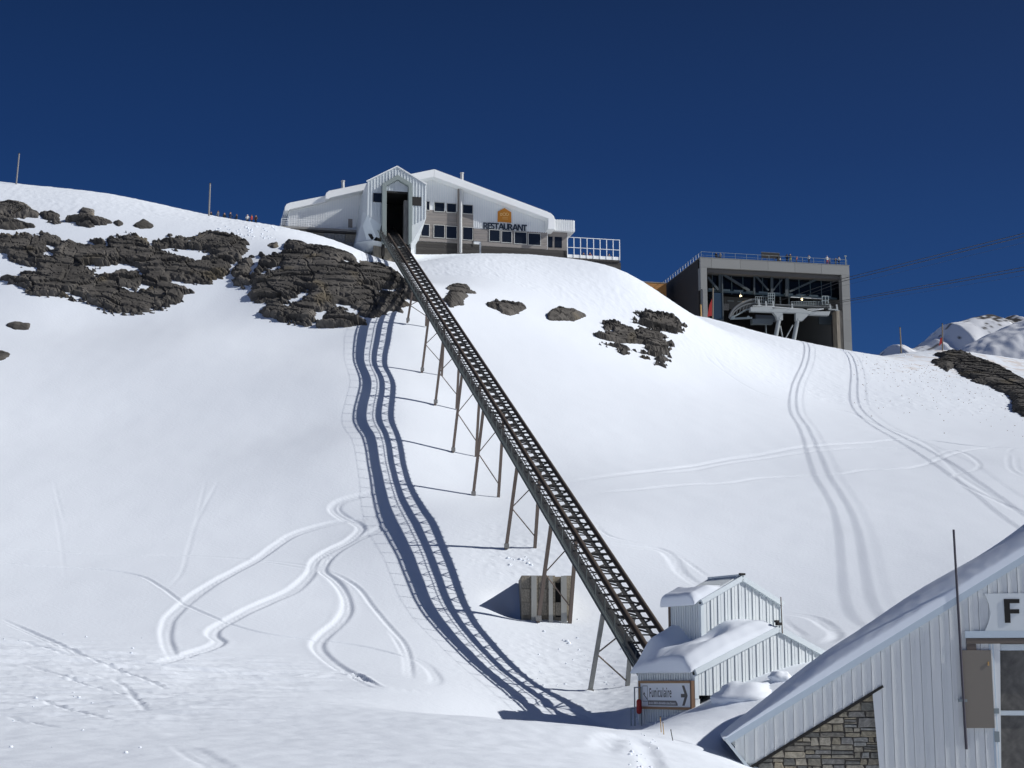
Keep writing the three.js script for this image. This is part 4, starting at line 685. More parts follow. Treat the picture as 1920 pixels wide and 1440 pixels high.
  rails.push(box(xL + .3, xR - .3, rt, rt + .05, -.36, -.3), box(xL + .3, xL + .36, rt, rt + .05, -D + .8, -.37), box(xL + .3, xR - .3, yTop + .55, yTop + .575, -.36, -.33)); obj('rail', rails, M.trussGrey, o);
  obj('corner_post', [box(xR - .5, xR - .35, yTop, yTop + 2.0, -.6, -.45), box(xR - .65, xR - .2, yTop + 1.85, yTop + 2.02, -.62, -.43)], M.trussGrey, o);
}
{ // lit lamps inside the station
  for (const [u, v, w] of [[1389, 554.5, 'left'], [1504, 561, 'right']]) {
    const [x, y] = SF.at(u, v, -1.2), p = SF.world(x, y, -1.2), t = thing('station_lamp', 'small round lit lamp glowing under the ' + w + ' part of the station transom', 'lamp', p, SF.th);
    obj('housing', [new THREE.CylinderGeometry(.2, .24, .12, 12).rotateX(Math.PI / 2).translate(0, 0, -.14), box(-.04, .04, .05, .75, -.16, -.08)], M.machineDark, t);
    const b = obj('bulb', [new THREE.SphereGeometry(.13, 12, 8)], new THREE.MeshStandardMaterial({ color: 0xfff0cc, emissive: 0xffe2a8, emissiveIntensity: 3 }), t); b.castShadow = false;
    const l = new THREE.PointLight(0xffe0b0, 5); l.position.set(0, 0, .02); l.castShadow = true; t.add(l);
  }
}
const MZ = 1.6;      // machinery stands just in front of the opening
{
  const o = thing('lift_terminal', 'pale grey steel lift terminal frame on two legs with a curved guide rail', 'lift machinery', SF.world(SF.at(1460, 655, MZ)[0], 0, MZ), SF.th);
  const ox = SF.at(1460, 655, MZ)[0], A = (u, v, z = 0) => { const q = SF.at(u, v, MZ + z); return V(q[0] - ox, q[1], z); };
  const q7 = (x, y, z = 0) => A(1310 + x / 6.4, 450 + y / 6.4, z);
  const leg = (a, b) => obj('leg', [rod(b, a, .40, .38, 16), rod(a.clone().lerp(b, .02), a.clone().lerp(b, .05), .47, .47, 16)], M.machine, o);
  leg(q7(968, 930), q7(880, 1400)); leg(q7(1190, 940), q7(1098, 1420));
  obj('haunch', [poly([q7(880, 868), q7(1000, 868), q7(1003, 965), q7(935, 965), q7(920, 915)].map(p => [p.x, p.y]), -.4, .4, .05)], M.machine, o);
  obj('haunch', [poly([q7(1155, 880), q7(1330, 880), q7(1300, 915), q7(1240, 975), q7(1155, 975)].map(p => [p.x, p.y]), -.4, .4, .05)], M.machine, o);
  obj('cross_beam', [poly([q7(612, 812), q7(860, 805), q7(880, 825), q7(1235, 828), q7(1330, 862), q7(1572, 862), q7(1550, 912), q7(1330, 905), q7(1290, 885), q7(860, 872), q7(612, 862)].map(p => [p.x, p.y]), -.45, .45, .06)], M.machine, o);
  obj('top_plate', [beam(q7(640, 797), q7(900, 800), .8, .1), beam(q7(870, 806), q7(1230, 832), .7, .12), beam(q7(1300, 832, .2), q7(1500, 828, .2), .25, .12), beam(q7(1310, 855, .2), q7(1480, 832, .2), .2, .1)], mat(.66, .68, .67, .5), o);
  obj('brace', [rod(q7(980, 1030), q7(1012, 1190), .12, .12, 8), rod(q7(1012, 1190), q7(1010, 1330), .22, .22, 10), rod(q7(1130, 1020), q7(1038, 1190), .12, .12, 8), rod(q7(1040, 1180), q7(1030, 1330), .12, .12, 8)], M.machine, o);
  const arc = (pts, r, m) => obj('guide_rail', [new THREE.TubeGeometry(new THREE.CatmullRomCurve3(pts.map(p => q7(p[0], p[1], -1.4))), 40, r, 8)], m, o);
  arc([[365, 935], [385, 880], [430, 820], [520, 760], [620, 722], [725, 708]], .22, M.machineDark); arc([[375, 940], [410, 880], [470, 825], [560, 780], [725, 745]], .16, M.machineDark); arc([[370, 942], [460, 900], [560, 842], [640, 818]], .14, M.trussGrey);
  for (let k = 0; k < 9; k++) { const t = k / 8, a = q7(375 + 340 * t, 935 - 215 * Math.pow(t, .6), -1.4), b = q7(385 + 270 * t, 942 - 120 * t, -1.4); obj('rail_strut', [rod(a, b, .07, .07, 6)], M.machineDark, o); }
  obj('rail_shoe', [rod(q7(410, 928, -1), q7(412, 928, -1.6), .3, .3, 12), rod(q7(595, 925, -1), q7(597, 925, -1.6), .25, .25, 12), beam(q7(380, 945, -1.3), q7(640, 935, -1.3), .3, .3)], M.trussGrey, o);
  obj('under_deck', [poly([q7(680, 925), q7(925, 925), q7(925, 985), q7(680, 985)].map(p => [p.x, p.y]), -2.6, -1.4)], mat(.10, .12, .13, .6), o);
  // maintenance cage and gantry
  const frameBox = (x0, y0, x1, y1, nx, ny, z, r, nm) => { const g = []; for (let i = 0; i <= nx; i++) g.push(rod(q7(x0 + (x1 - x0) * i / nx, y1, z), q7(x0 + (x1 - x0) * i / nx, y0, z), r, r, 6)); for (let j = 0; j <= ny; j++) g.push(rod(q7(x0, y0 + (y1 - y0) * j / ny, z), q7(x1, y0 + (y1 - y0) * j / ny, z), r, r, 6)); return obj(nm, g, M.trussGrey, o); };
  frameBox(832, 638, 908, 765, 3, 4, -.6, .07, 'cage'); frameBox(1110, 740, 1560, 800, 22, 2, -.8, .05, 'gantry_railing'); frameBox(1480, 675, 1555, 775, 2, 2, -.4, .09, 'cage'); frameBox(680, 680, 830, 760, 6, 2, -1, .05, 'gantry_railing');
  obj('gantry_floor', [beam(q7(660, 770, -.9), q7(1600, 812, -.9), 1.2, .16)], M.machineDark, o);
  for (const [x, y] of [[720, 740], [805, 760], [890, 760], [1118, 790], [1575, 795], [1655, 800]]) obj('bracket', [beam(q7(x, y - 25), q7(x + 8, y + 45), .16, .3), beam(q7(x - 18, y + 45), q7(x + 30, y + 45), .3, .12)], M.machine, o);
  obj('arm', [beam(q7(1555, 830, .1), q7(1665, 838, .1), .3, .16)], M.machine, o);
}
// ropes running out to the right, straight in plan towards the valley
[['uppermost lift rope crossing the sky right of the cable car station', [1455, 566, -1], [1580, 522.5], [1920, 437.5], 65.0, 139, .05], ['second lift rope, close below the uppermost one right of the station', [1500, 558, -1], [1580, 527.5], [1920, 443.5], 66.4, 139, .05], ['thin pale third lift rope below the upper pair of ropes', [1470, 571, -1], [1580, 536], [1920, 455], 66.5, 139, .015],
 ['upper rope of the lower pair right of the cable car station', [1540, 572, .2], [1580, 563.5], [1920, 501], 73.6, 146, .046], ['lower rope of the lower pair right of the cable car station', [1540, 575, .2], [1580, 566.5], [1920, 507], 75.0, 146, .046], ['faint thin rope beneath the lower pair of lift ropes', [1545, 579, .2], [1580, 572], [1920, 516.5], 76, 146, .014]].forEach(([lb, a, b, c, x, d, r]) => {
  const qa = SF.at(a[0], a[1], MZ + a[2]), pa = SF.world(qa[0], qa[1], MZ + a[2]), pb = P(b[0], b[1], 284);
  let y = 30; for (let i = 0; i < 40; i++) { const k = toPix(V(x, y, -d)), want = b[1] + (c[1] - b[1]) * (k[0] - b[0]) / (c[0] - b[0]); y += (k[1] - want) * d / FPX; }
  const pc = V(x, y, -d), pd = pc.clone().add(pc.clone().sub(pb).multiplyScalar(.6));
  const o = obj('lift_rope', [rod(pa, pb, r, r, 6), rod(pb, pd, r, r, 6)], M.cable); tag(o, lb, 'rope');
});
{ // timber-clad annex behind the crest
  const F = new Frame(P(1224, 545, 306), 12 * Math.PI / 180), o = thing('timber_annex', 'low orange timber clad building half hidden behind the snow crest left of the station', 'annex', F.o, F.th);
  const [x0, y1] = F.at(1196, 529), [x1] = F.at(1249, 533); obj('wall', [box(x0, x1, -6, y1, -6, -.03)], M.timber, o); for (let k = 0; k < 9; k++) obj('timber_board', [box(x0, x1, y1 - .45 * (k + 1) + .02, y1 - .45 * k, -.03, .03 + .01 * (k % 2))], M.timber, o);
  obj('roof_edge', [box(x0 - .1, x1 + .1, y1, y1 + .18, -6, .12)], M.greyWood, o);
}
{ // people, bench and board on the station roof
  const R = (u, v, z = -1.2) => { const q = SF.at(u, v, z); return SF.world(q[0], SF.at(1450, 490)[1] + .02, z); };
  const top = (SF.at(1313, 482)[1] + SF.at(1592, 498.5)[1]) / 2 + .09, at = (u, z) => { const q = SF.at(u, 492, z); return SF.world(q[0], top, z); }; void R;
  const G = { h: 1.75 };
  person('person', 'seated person in black near the left end of the station roof', at(1343, -1), 2.5, { top: CL.black, legs: CL.black, hair: CL.black }, { sit: 1 });
  person('person', 'seated person in olive beside the seated one in black at left on the station roof', at(1351, -1), 3.5, { top: CL.grey, legs: CL.black, hair: CL.brown }, { sit: 1 });
  person('person', 'standing person in all black beside the dark board on the station roof', at(1476, -1.1), 3.1, { top: CL.black, legs: CL.black, hair: CL.black }, G);
  person('person', 'person in black jacket and yellow trousers on the station roof', at(1482, -.8), .4, { top: CL.black, legs: CL.yel, hair: CL.black }, G);
  person('person', 'shorter bending person in pinkish brown clothing on the station roof', at(1493, -.9), 1.6, { top: CL.pink, legs: CL.brown, hair: CL.brown }, { h: 1.4, lean: .5 });
  person('person', 'person in white top and navy trousers standing apart on the station roof', at(1517, -.9), -.8, { top: CL.white, legs: CL.navy, hair: CL.black }, { step: .2 });
  person('person', 'person in white top and red trousers at the station roof railing', at(1551, -.9), .3, { top: CL.white, legs: CL.red, hair: CL.white }, G);
  person('person', 'person in grey with dark trousers beside the red trousers on the roof', at(1555.5, -1.3), 1.2, { top: CL.grey, legs: CL.black, hair: CL.brown }, { h: 1.55 });
  person('person', 'short person in dark clothing near the right roof corner', at(1567, -1), -.4, { top: CL.brown, legs: CL.black, hair: CL.black }, { h: 1.5 });
  person('person', 'rightmost person on the station roof, in black with white sleeve', at(1573, -.8), 2.2, { top: CL.white, legs: CL.black, hair: CL.black }, { h: 1.78, step: .2 });
  const b = thing('roof_board', 'dark long board on thin legs standing on the station roof', 'board', at(1445, -1), SF.th), w = SF.at(1463, 490)[0] - SF.at(1429, 490)[0];
  obj('board', [box(-w / 2, w / 2, .75, 1.75, -.06, .06)], M.stDark, b); for (const x of [-.48, -.2, .2, .48]) obj('leg', [box(w * x - .05, w * x + .05, 0, .75, -.05, .05)], M.machineDark, b); obj('rim', [box(-w / 2 - .05, w / 2 + .05, 1.76, 1.84, -.08, .08)], M.machineDark, b);
  const ps = thing('roof_crate', 'small dark box with pale knob beside the long board on the roof', 'box', at(1461, -.7), SF.th); obj('body', [box(-.32, .32, 0, 1.0, -.3, .3)], M.darkSlat, ps); obj('knob', [new THREE.SphereGeometry(.14, 10, 8).translate(.05, .5, .32)], M.whiteTrim, ps);
}
// people behind the left ridge
{
  const us = [396, 409, 421, 432, 444, 464, 472, 480], cs = [CL.black, CL.grey, CL.black, CL.navy, CL.black, CL.white, CL.red, CL.brown], w = ['next to the ridge pole', 'second from the ridge pole', 'third from the ridge pole', 'fourth from the ridge pole', 'fifth from the ridge pole', 'with pale hair, sixth from the ridge pole', 'seventh from the ridge pole', 'last and rightmost in the row'];
  const cn = ['black', 'grey', 'black', 'navy', 'black', 'white', 'red', 'brown'];
  us.forEach((u, i) => { const v = 404 + (u - 390) * .095, p = P(u, v - 9, 219); p.y -= 1.62; person('person', `person in ${cn[i]} behind the left ridge, ${w[i]}`, p, rr(-2, 2), { top: cs[i], legs: CL.black, hair: i === 5 ? CL.white : CL.brown }, { h: rr(1.5, 1.75), arm: rr(0, .8) }); });
  const q = RF.at(1083, 468, -1.2); person('person', 'seated person in black behind the terrace railing, left one', RF.world(RF.at(1094, 470, -1.2)[0], RF.at(1112, 485.5, .3)[1], -1.2), .5, { top: CL.black, legs: CL.black, hair: CL.brown }, { sit: 1 }); void q;
  person('person', 'person in pink top behind the terrace railing', RF.world(RF.at(1106, 470, -1)[0], RF.at(1112, 485.5, .3)[1], -1), -.5, { top: CL.pink, legs: CL.navy, hair: CL.blond }, { sit: 1 });
  person('person', 'seated person in dark clothes at the right end behind the terrace railing', RF.world(RF.at(1142, 470, -1)[0], RF.at(1112, 485.5, .3)[1], -1), .9, { top: CL.grey, legs: CL.black, hair: CL.black }, { sit: 1 });
}
// ---------------------------------------------------------------- poles along the ridges
function ridgePole(label, u0, v0, u1, v1, d, r, m, name = 'marker_pole') {
  const a = P(u1, v1, d), b = P(u0, v0, d); a.y -= .6; const t = thing(name, label, 'pole', a); const q = b.clone().sub(a); obj('shaft', [rod(V(0, 0, 0), q, r, r * .85, 10)], m, t); obj('cap', [rod(q, q.clone().add(V(0, .06, 0)), r * 1.25, r * 1.1, 10)], M.dark, t); return [t, q];
}
ridgePole('tall thin grey pole at the far left end of the ridge', 36, 288, 28.5, 362, 218, .11, mat(.25, .24, .23, .8));
ridgePole('grey pole on the left ridge beside the row of people', 394, 344, 391.5, 408, 213, .12, mat(.25, .24, .23, .8));
ridgePole('bare wooden pole on the right snow crest, right of the station', 1687.5, 614, 1690, 664, 277, .13, M.woodPole);
for (const [lb, u0, v0, u1, v1, d, fl] of [['wooden pole with a furled red flag on the far right crest', 1767, 607, 1767, 659, 274, [[1763, 634], [1766, 633], [1766, 644], [1760, 649]]], ['wooden pole with a drooping red flag at the station left jamb', 1337, 540, 1336, 602, 262, [[1335, 560], [1335, 592], [1326, 594], [1330, 572]]]]) {
  const [t, q] = ridgePole(lb, u0, v0, u1, v1, d, .12, M.woodPole, 'flag_pole'); void q;
  const o = t.position; const w = fl.map(f => P(f[0], f[1], d).sub(o)); const s = poly(w.map(p => [p.x, p.y]), -.05, .05, .01); s.translate(0, 0, w[0].z + .05); obj('flag', s, M.red, t);
}
ridgePole('short yellow wooden stake at the left foot of the station jamb', 1314, 571, 1315, 592, 262, .13, M.gold, 'wooden_stake');

// ---------------------------------------------------------------- lower station: hall and winch house
const TH = 28 * Math.PI / 180;
const LF = new Frame(P(1305, 1345, 76.5), TH);
const snowKind = (o, label) => tag(o, label, 'snow', null, 'stuff');
function sideSheets(F, o, z0, z1, step, yb, yt, mats) { let k = 0; for (let z = z0; z < z1 - .02; z += step, k++) { const b = Math.min(z + step, z1); obj('side_sheet', [box(-.02 - .006 * (k % 2), .0, yb, yt, z + .004, b - .004), box(-.065, -.02, yb, yt, z + .02, z + .02 + step * .36)], mats[k % mats.length], o); } }
{
  const o = thing('lower_station_hall', 'lower white ribbed metal hall with snow laden gable roof at the foot of the track', 'station hall', LF.o, LF.th);
  const A = (u, v, z = 0) => LF.at(u, v, z), e0 = A(1304, 1253), ap = A(1457.5, 1173.5), sl = (ap[1] - e0[1]) / (ap[0] - e0[0]), W = ap[0] * 2, eR = [W, ap[1] - sl * (W - ap[0])];
  const L = -LF.atX(1198, 1290, 0)[0], top = x => ap[1] - sl * Math.abs(x - ap[0]), yc = A(1312, 1304)[1];
  cladSheets(.16, W - .1, .41, () => yc, x => top(x) - .28, -.02, [M.clad, M.cladB, M.cladC, M.cladB], o, { rib: .045, proud: .05 });
  const fas = (a, b) => beam(V(a[0], a[1] - .14, .08), V(b[0], b[1] - .14, .08), .16, .27);
  obj('fascia', [fas([-.05, top(-.05)], ap), fas(ap, [W + .05, top(W + .05)])], M.cladTrim, o);
  obj('corner_trim', [box(-.06, .15, yc - .15, e0[1] - .3, -.15, .05)], M.cladTrim, o); obj('corner_post', [box(-.03, .22, -1.2, yc - .16, -.25, .02)], M.cladC, o);
  obj('roof', [beam(V(-.12, top(-.12) - .05, -L / 2), V(ap[0], ap[1] - .05, -L / 2), L, .1), beam(V(ap[0], ap[1] - .05, -L / 2), V(W + .1, top(W + .1) - .05, -L / 2), L, .1)], M.clad, o);
  obj('backing', [poly([[.02, yc], [W - .02, yc], [W - .02, top(W) - .3], [ap[0], ap[1] - .3], [.02, top(0) - .3]], -.12, -.03)], M.cladB, o);
  obj('wall', [box(W - .1, W, -1, top(W) - .2, -L, -.05), poly([[0, -1], [W, -1], [W, top(W) - .2], [ap[0], ap[1] - .2], [0, top(0) - .2]], -L - .1, -L)], M.clad, o);
  sideSheets(LF, o, -L, -.16, .21, -1.1, e0[1] - .12, [M.cladB, M.clad, M.cladC]);
  obj('inner_wall', [box(.3, W - .2, -1.5, yc + .2, -2.4, -2.2)], M.darkSlat, o); obj('inner_pier', [box(.55, .95, -1.5, yc, -1.9, -1.5)], M.conc, o);
  const cap = obj('roof_snow', snowBlanket((s, t) => { const x = -.32 + (ap[0] + .2) * s, z = .1 - (L + .35) * t; return V(x, top(Math.max(x, 0)) - (x < 0 ? .9 * Math.pow(-x, 1.4) : 0), z); }, V(-.35, .94, 0).normalize(),
    (s, t) => .5 - .32 * sstep(.12, 0, t) + .18 * Math.sin(t * 5 + s * 3) + .55 * Math.exp(-(((s - .72) / .26) ** 2) - ((t - .36) / .2) ** 2) - .32 * Math.exp(-(((s - .5) / .14) ** 2) - ((t - .27) / .09) ** 2) + .25 * Math.exp(-(((s - .3) / .2) ** 2) - ((t - .6) / .3) ** 2) + .75 * sstep(.55, .85, t) * sstep(0, .3, s), 70, 70, 3.3, .05), M.capSnow);
  cap.position.copy(LF.o); cap.rotation.y = LF.th; snowKind(cap, 'thick drifted snow on the lower hall roof below the winch house');
  const k = thing('roof_lamp', 'small black fitting with thin mast on the ridge of the lower hall', 'roof fitting', LF.world(ap[0], ap[1], .1), TH);
  obj('fitting', [box(-.12, .12, .02, .16, -.1, .1), box(-.2, -.02, .16, .26, -.08, .08)], M.dark, k); obj('mast', [rod(V(.16, -.35, .06), V(.13, 1.35, .06), .03, .025, 8)], M.leg, k);
  // chunk of snow slumped in front of the opening
  const ch = new THREE.IcosahedronGeometry(1, 5), pp = ch.attributes.position; for (let i = 0; i < pp.count; i++) { const v = V().fromBufferAttribute(pp, i), r = 1 + .28 * noise(v.x * 1.6, v.y * 1.6, v.z * 1.6 + 2) + .1 * noise(v.x * 4, v.y * 4, v.z * 4); v.multiplyScalar(r); v.x *= 1.7; v.y *= .85; v.z *= 1.3; pp.setXYZ(i, v.x, v.y, v.z); }
  const cg = mergeVertices((ch.deleteAttribute('normal'), ch.deleteAttribute('uv'), ch)); cg.computeVertexNormals(); const c = obj('snow_chunk', cg, M.capSnow); c.position.copy(P(1408, 1312, 75.8)); c.rotation.y = .5; snowKind(c, 'rounded slumped snow chunk in front of the dark opening of the hall');
  const c2 = obj('snow_chunk', cg, M.capSnow); c2.scale.set(.3, .36, .3); c2.position.copy(P(1463, 1270, 76.3)); snowKind(c2, 'small snow clump lying on the snow bank under the hall gable');
}
{
  const o = thing('winch_house', 'smaller white ribbed metal house with gable roof standing up behind the snowy hall roof', 'winch house', V(0, 0, 0), TH);
  const q = LF.at(1316, 1200, -2.2), F = new Frame(LF.world(q[0], q[1], -2.2), TH); o.position.copy(F.o);
  const A = (u, v) => F.at(u, v, 0), e0 = A(1317, 1122), ap = A(1389.5, 1079.5), sl = (ap[1] - e0[1]) / (ap[0] - e0[0]), W = ap[0] * 2, L = -F.atX(1258, 1140, 0)[0], top = x => ap[1] - sl * Math.abs(x - ap[0]);
  cladSheets(.12, W - .1, .41, () => -1.6, x => top(x) - .25, -.02, [M.clad, M.cladC, M.cladB], o, { rib: .045, proud: .05 });
  obj('backing', [poly([[.02, -1.6], [W - .02, -1.6], [W - .02, top(W) - .27], [ap[0], ap[1] - .27], [.02, top(0) - .27]], -.12, -.03)], M.cladB, o);
  const fas = (a, b) => beam(V(a[0], a[1] - .12, .08), V(b[0], b[1] - .12, .08), .16, .24); obj('fascia', [fas([-.04, top(-.04)], ap), fas(ap, [W + .04, top(W + .04)])], M.cladTrim, o);
  obj('corner_trim', [box(-.06, .12, -1.6, e0[1] - .26, -.12, .06)], M.cladTrim, o); obj('corner_trim', [box(W - .12, W + .06, -1.6, top(W) - .26, -.12, .06)], M.cladTrim, o);
  obj('wall', [box(W - .1, W, -1.6, top(W) - .2, -L, -.13), poly([[0, -1.6], [W, -1.6], [W, top(W) - .2], [ap[0], ap[1] - .2], [0, top(0) - .2]], -L - .1, -L)], M.clad, o);
  obj('rear_post', [box(-.1, .0, -1.6, top(0) - .2, -L - .1, -L + .02)], M.leg, o);
  sideSheets(F, o, -L + .05, -.14, .2, -1.6, e0[1] - .1, [M.cladB, M.clad, M.cladC]);
  const rs = []; rs.push(beam(V(-.1, top(-.1) - .05, -L / 2), V(ap[0], ap[1] - .05, -L / 2), L, .09), beam(V(ap[0], ap[1] - .05, -L / 2), V(W + .08, top(W + .08) - .05, -L / 2), L, .09)); obj('roof', rs, M.clad, o);
  const rb = []; for (let k = 0; k < 16; k++) { const z = -.1 - (L - .2) * k / 15; rb.push(beam(V(ap[0] * .45, top(ap[0] * .45) + .02, z), V(ap[0] - .05, ap[1] + .0, z), .09, .07)); } obj('roof_rib', rb, M.clad, o);
  obj('ridge_cap', [box(ap[0] - .16, ap[0] + .16, ap[1] - .02, ap[1] + .07, -L, .02)], M.cladTrim, o); obj('ridge_end', [box(ap[0] - .14, ap[0] + .14, ap[1] + .02, ap[1] + .12, .0, .17)], M.dark, o);
  const cap = obj('roof_snow', snowBlanket((s, t) => { const x = -.42 + ap[0] * (.9 - .25 * Math.sin(t * 2.4 + .4)) * s, z = .02 - (L + .3) * t; return V(x, top(Math.max(x, 0)) - (x < 0 ? .9 * Math.pow(-x, 1.4) : 0), z); }, V(-.4, .92, 0).normalize(), (s, t) => .34 * (1 - sstep(.55, 1, s)) + .1 - .15 * sstep(.12, 0, t), 46, 46, 6.1, .03), M.capSnow);
  cap.position.copy(F.o); cap.rotation.y = TH; snowKind(cap, 'snow lip curling over the left eave of the winch house');
}
{ // direction sign on the hall's left wall
  const q = (u, v) => LF.atX(u, v, -.12), a = q(1200.5, 1302), b = q(1299.5, 1302), yt = (q(1200.5, 1280)[1] + q(1299.5, 1275)[1]) / 2, yb = (q(1200.5, 1326)[1] + q(1299.5, 1332)[1]) / 2, w = b[0] - a[0], h = yt - yb;
  const t = thing('direction_sign', 'white wooden framed sign reading Funiculaire with a grey arrow on the hall wall', 'sign', LF.world(-.12, yb, a[0]), TH);
  const c = document.createElement('canvas'); c.width = 1400; c.height = 400; const g = c.getContext('2d'); g.fillStyle = '#e9ecee'; g.fillRect(0, 0, 1400, 400);
  g.strokeStyle = g.fillStyle = '#3d3a38'; g.lineWidth = 9; g.strokeRect(62, 48, 136, 260); g.lineWidth = 16; g.beginPath(); g.moveTo(80, 180); g.lineTo(190, 276); g.stroke(); g.lineWidth = 12; g.beginPath(); g.moveTo(96, 150); g.lineTo(122, 184); g.lineTo(88, 172); g.stroke();
  g.save(); g.translate(246, 236); g.scale(.98, 1.6); g.font = 'bold 132px sans-serif'; const tw = g.measureText('Funiculaire').width; g.scale(640 / tw, 1); g.fillText('Funiculaire', 0, 0); g.restore();
  g.fillStyle = '#6a6866'; g.fillRect(210, 292, 820, 84); g.clearRect; g.fillStyle = '#e9ecee'; g.beginPath(); g.moveTo(985, 290); g.lineTo(1034, 290); g.lineTo(1034, 350); g.closePath(); g.fill();
  g.fillStyle = '#f0f0f0'; g.save(); g.translate(232, 356); g.font = 'bold 56px sans-serif'; const t2 = 'Accès 3000 & Belvédère des Envers'; g.scale(740 / g.measureText(t2).width, 1); g.fillText(t2, 0, 0); g.restore();
  g.fillStyle = '#57534f'; g.beginPath(); g.moveTo(1120, 178); g.lineTo(1215, 178); g.lineTo(1150, 40); g.lineTo(1215, 40); g.lineTo(1300, 205); g.lineTo(1215, 372); g.lineTo(1150, 372); g.lineTo(1215, 236); g.lineTo(1120, 236); g.closePath(); g.fill();
  const tx = new THREE.CanvasTexture(c); tx.colorSpace = THREE.SRGBColorSpace; tx.anisotropy = 8;
  obj('board', [box(-.03, .04, 0, h, 0, w)], M.whiteTrim, t);
  const pl = new THREE.PlaneGeometry(w - .16, h - .16); pl.rotateY(-Math.PI / 2); pl.translate(-.035, h / 2, w / 2); obj('sign_face', pl, new THREE.MeshStandardMaterial({ map: tx, roughness: .6 }), t);
  const fw = mat(.34, .2, .1, .7), fd = mat(.16, .09, .05, .75); obj('frame_rail', [box(-.09, .02, h - .085, h + .03, -.03, w + .03)], fw, t); obj('frame_rail', [box(-.09, .02, -.03, .085, -.03, w + .03)], fw, t); obj('frame_stile', [box(-.085, .015, .085, h - .085, -.03, .07)], fw, t); obj('frame_stile', [box(-.13, .05, -.03, h + .03, w - .06, w + .06)], fd, t);
}
{ // metal frame with red pad left of the hall
  const p = P(1194, 1345, 80), t = thing('gate_frame', 'thin grey metal frame with a red pad at the left end of the hall', 'gate', p, .2), h = P(1194, 1288, 80).y - p.y;
  obj('frame', [box(-.12, -.07, -.4, h, -.03, .03), box(.2, .25, -.4, h, -.03, .03), box(-.12, .25, h - .05, h, -.03, .03), box(-.3, -.26, -.4, .42, -.03, .03), box(-.3, -.12, .38, .42, -.03, .03)], M.trussGrey, t);
  obj('pad', [new THREE.CapsuleGeometry(.13, .45, 5, 10).translate(.1, .5, .06)], M.red, t);
}
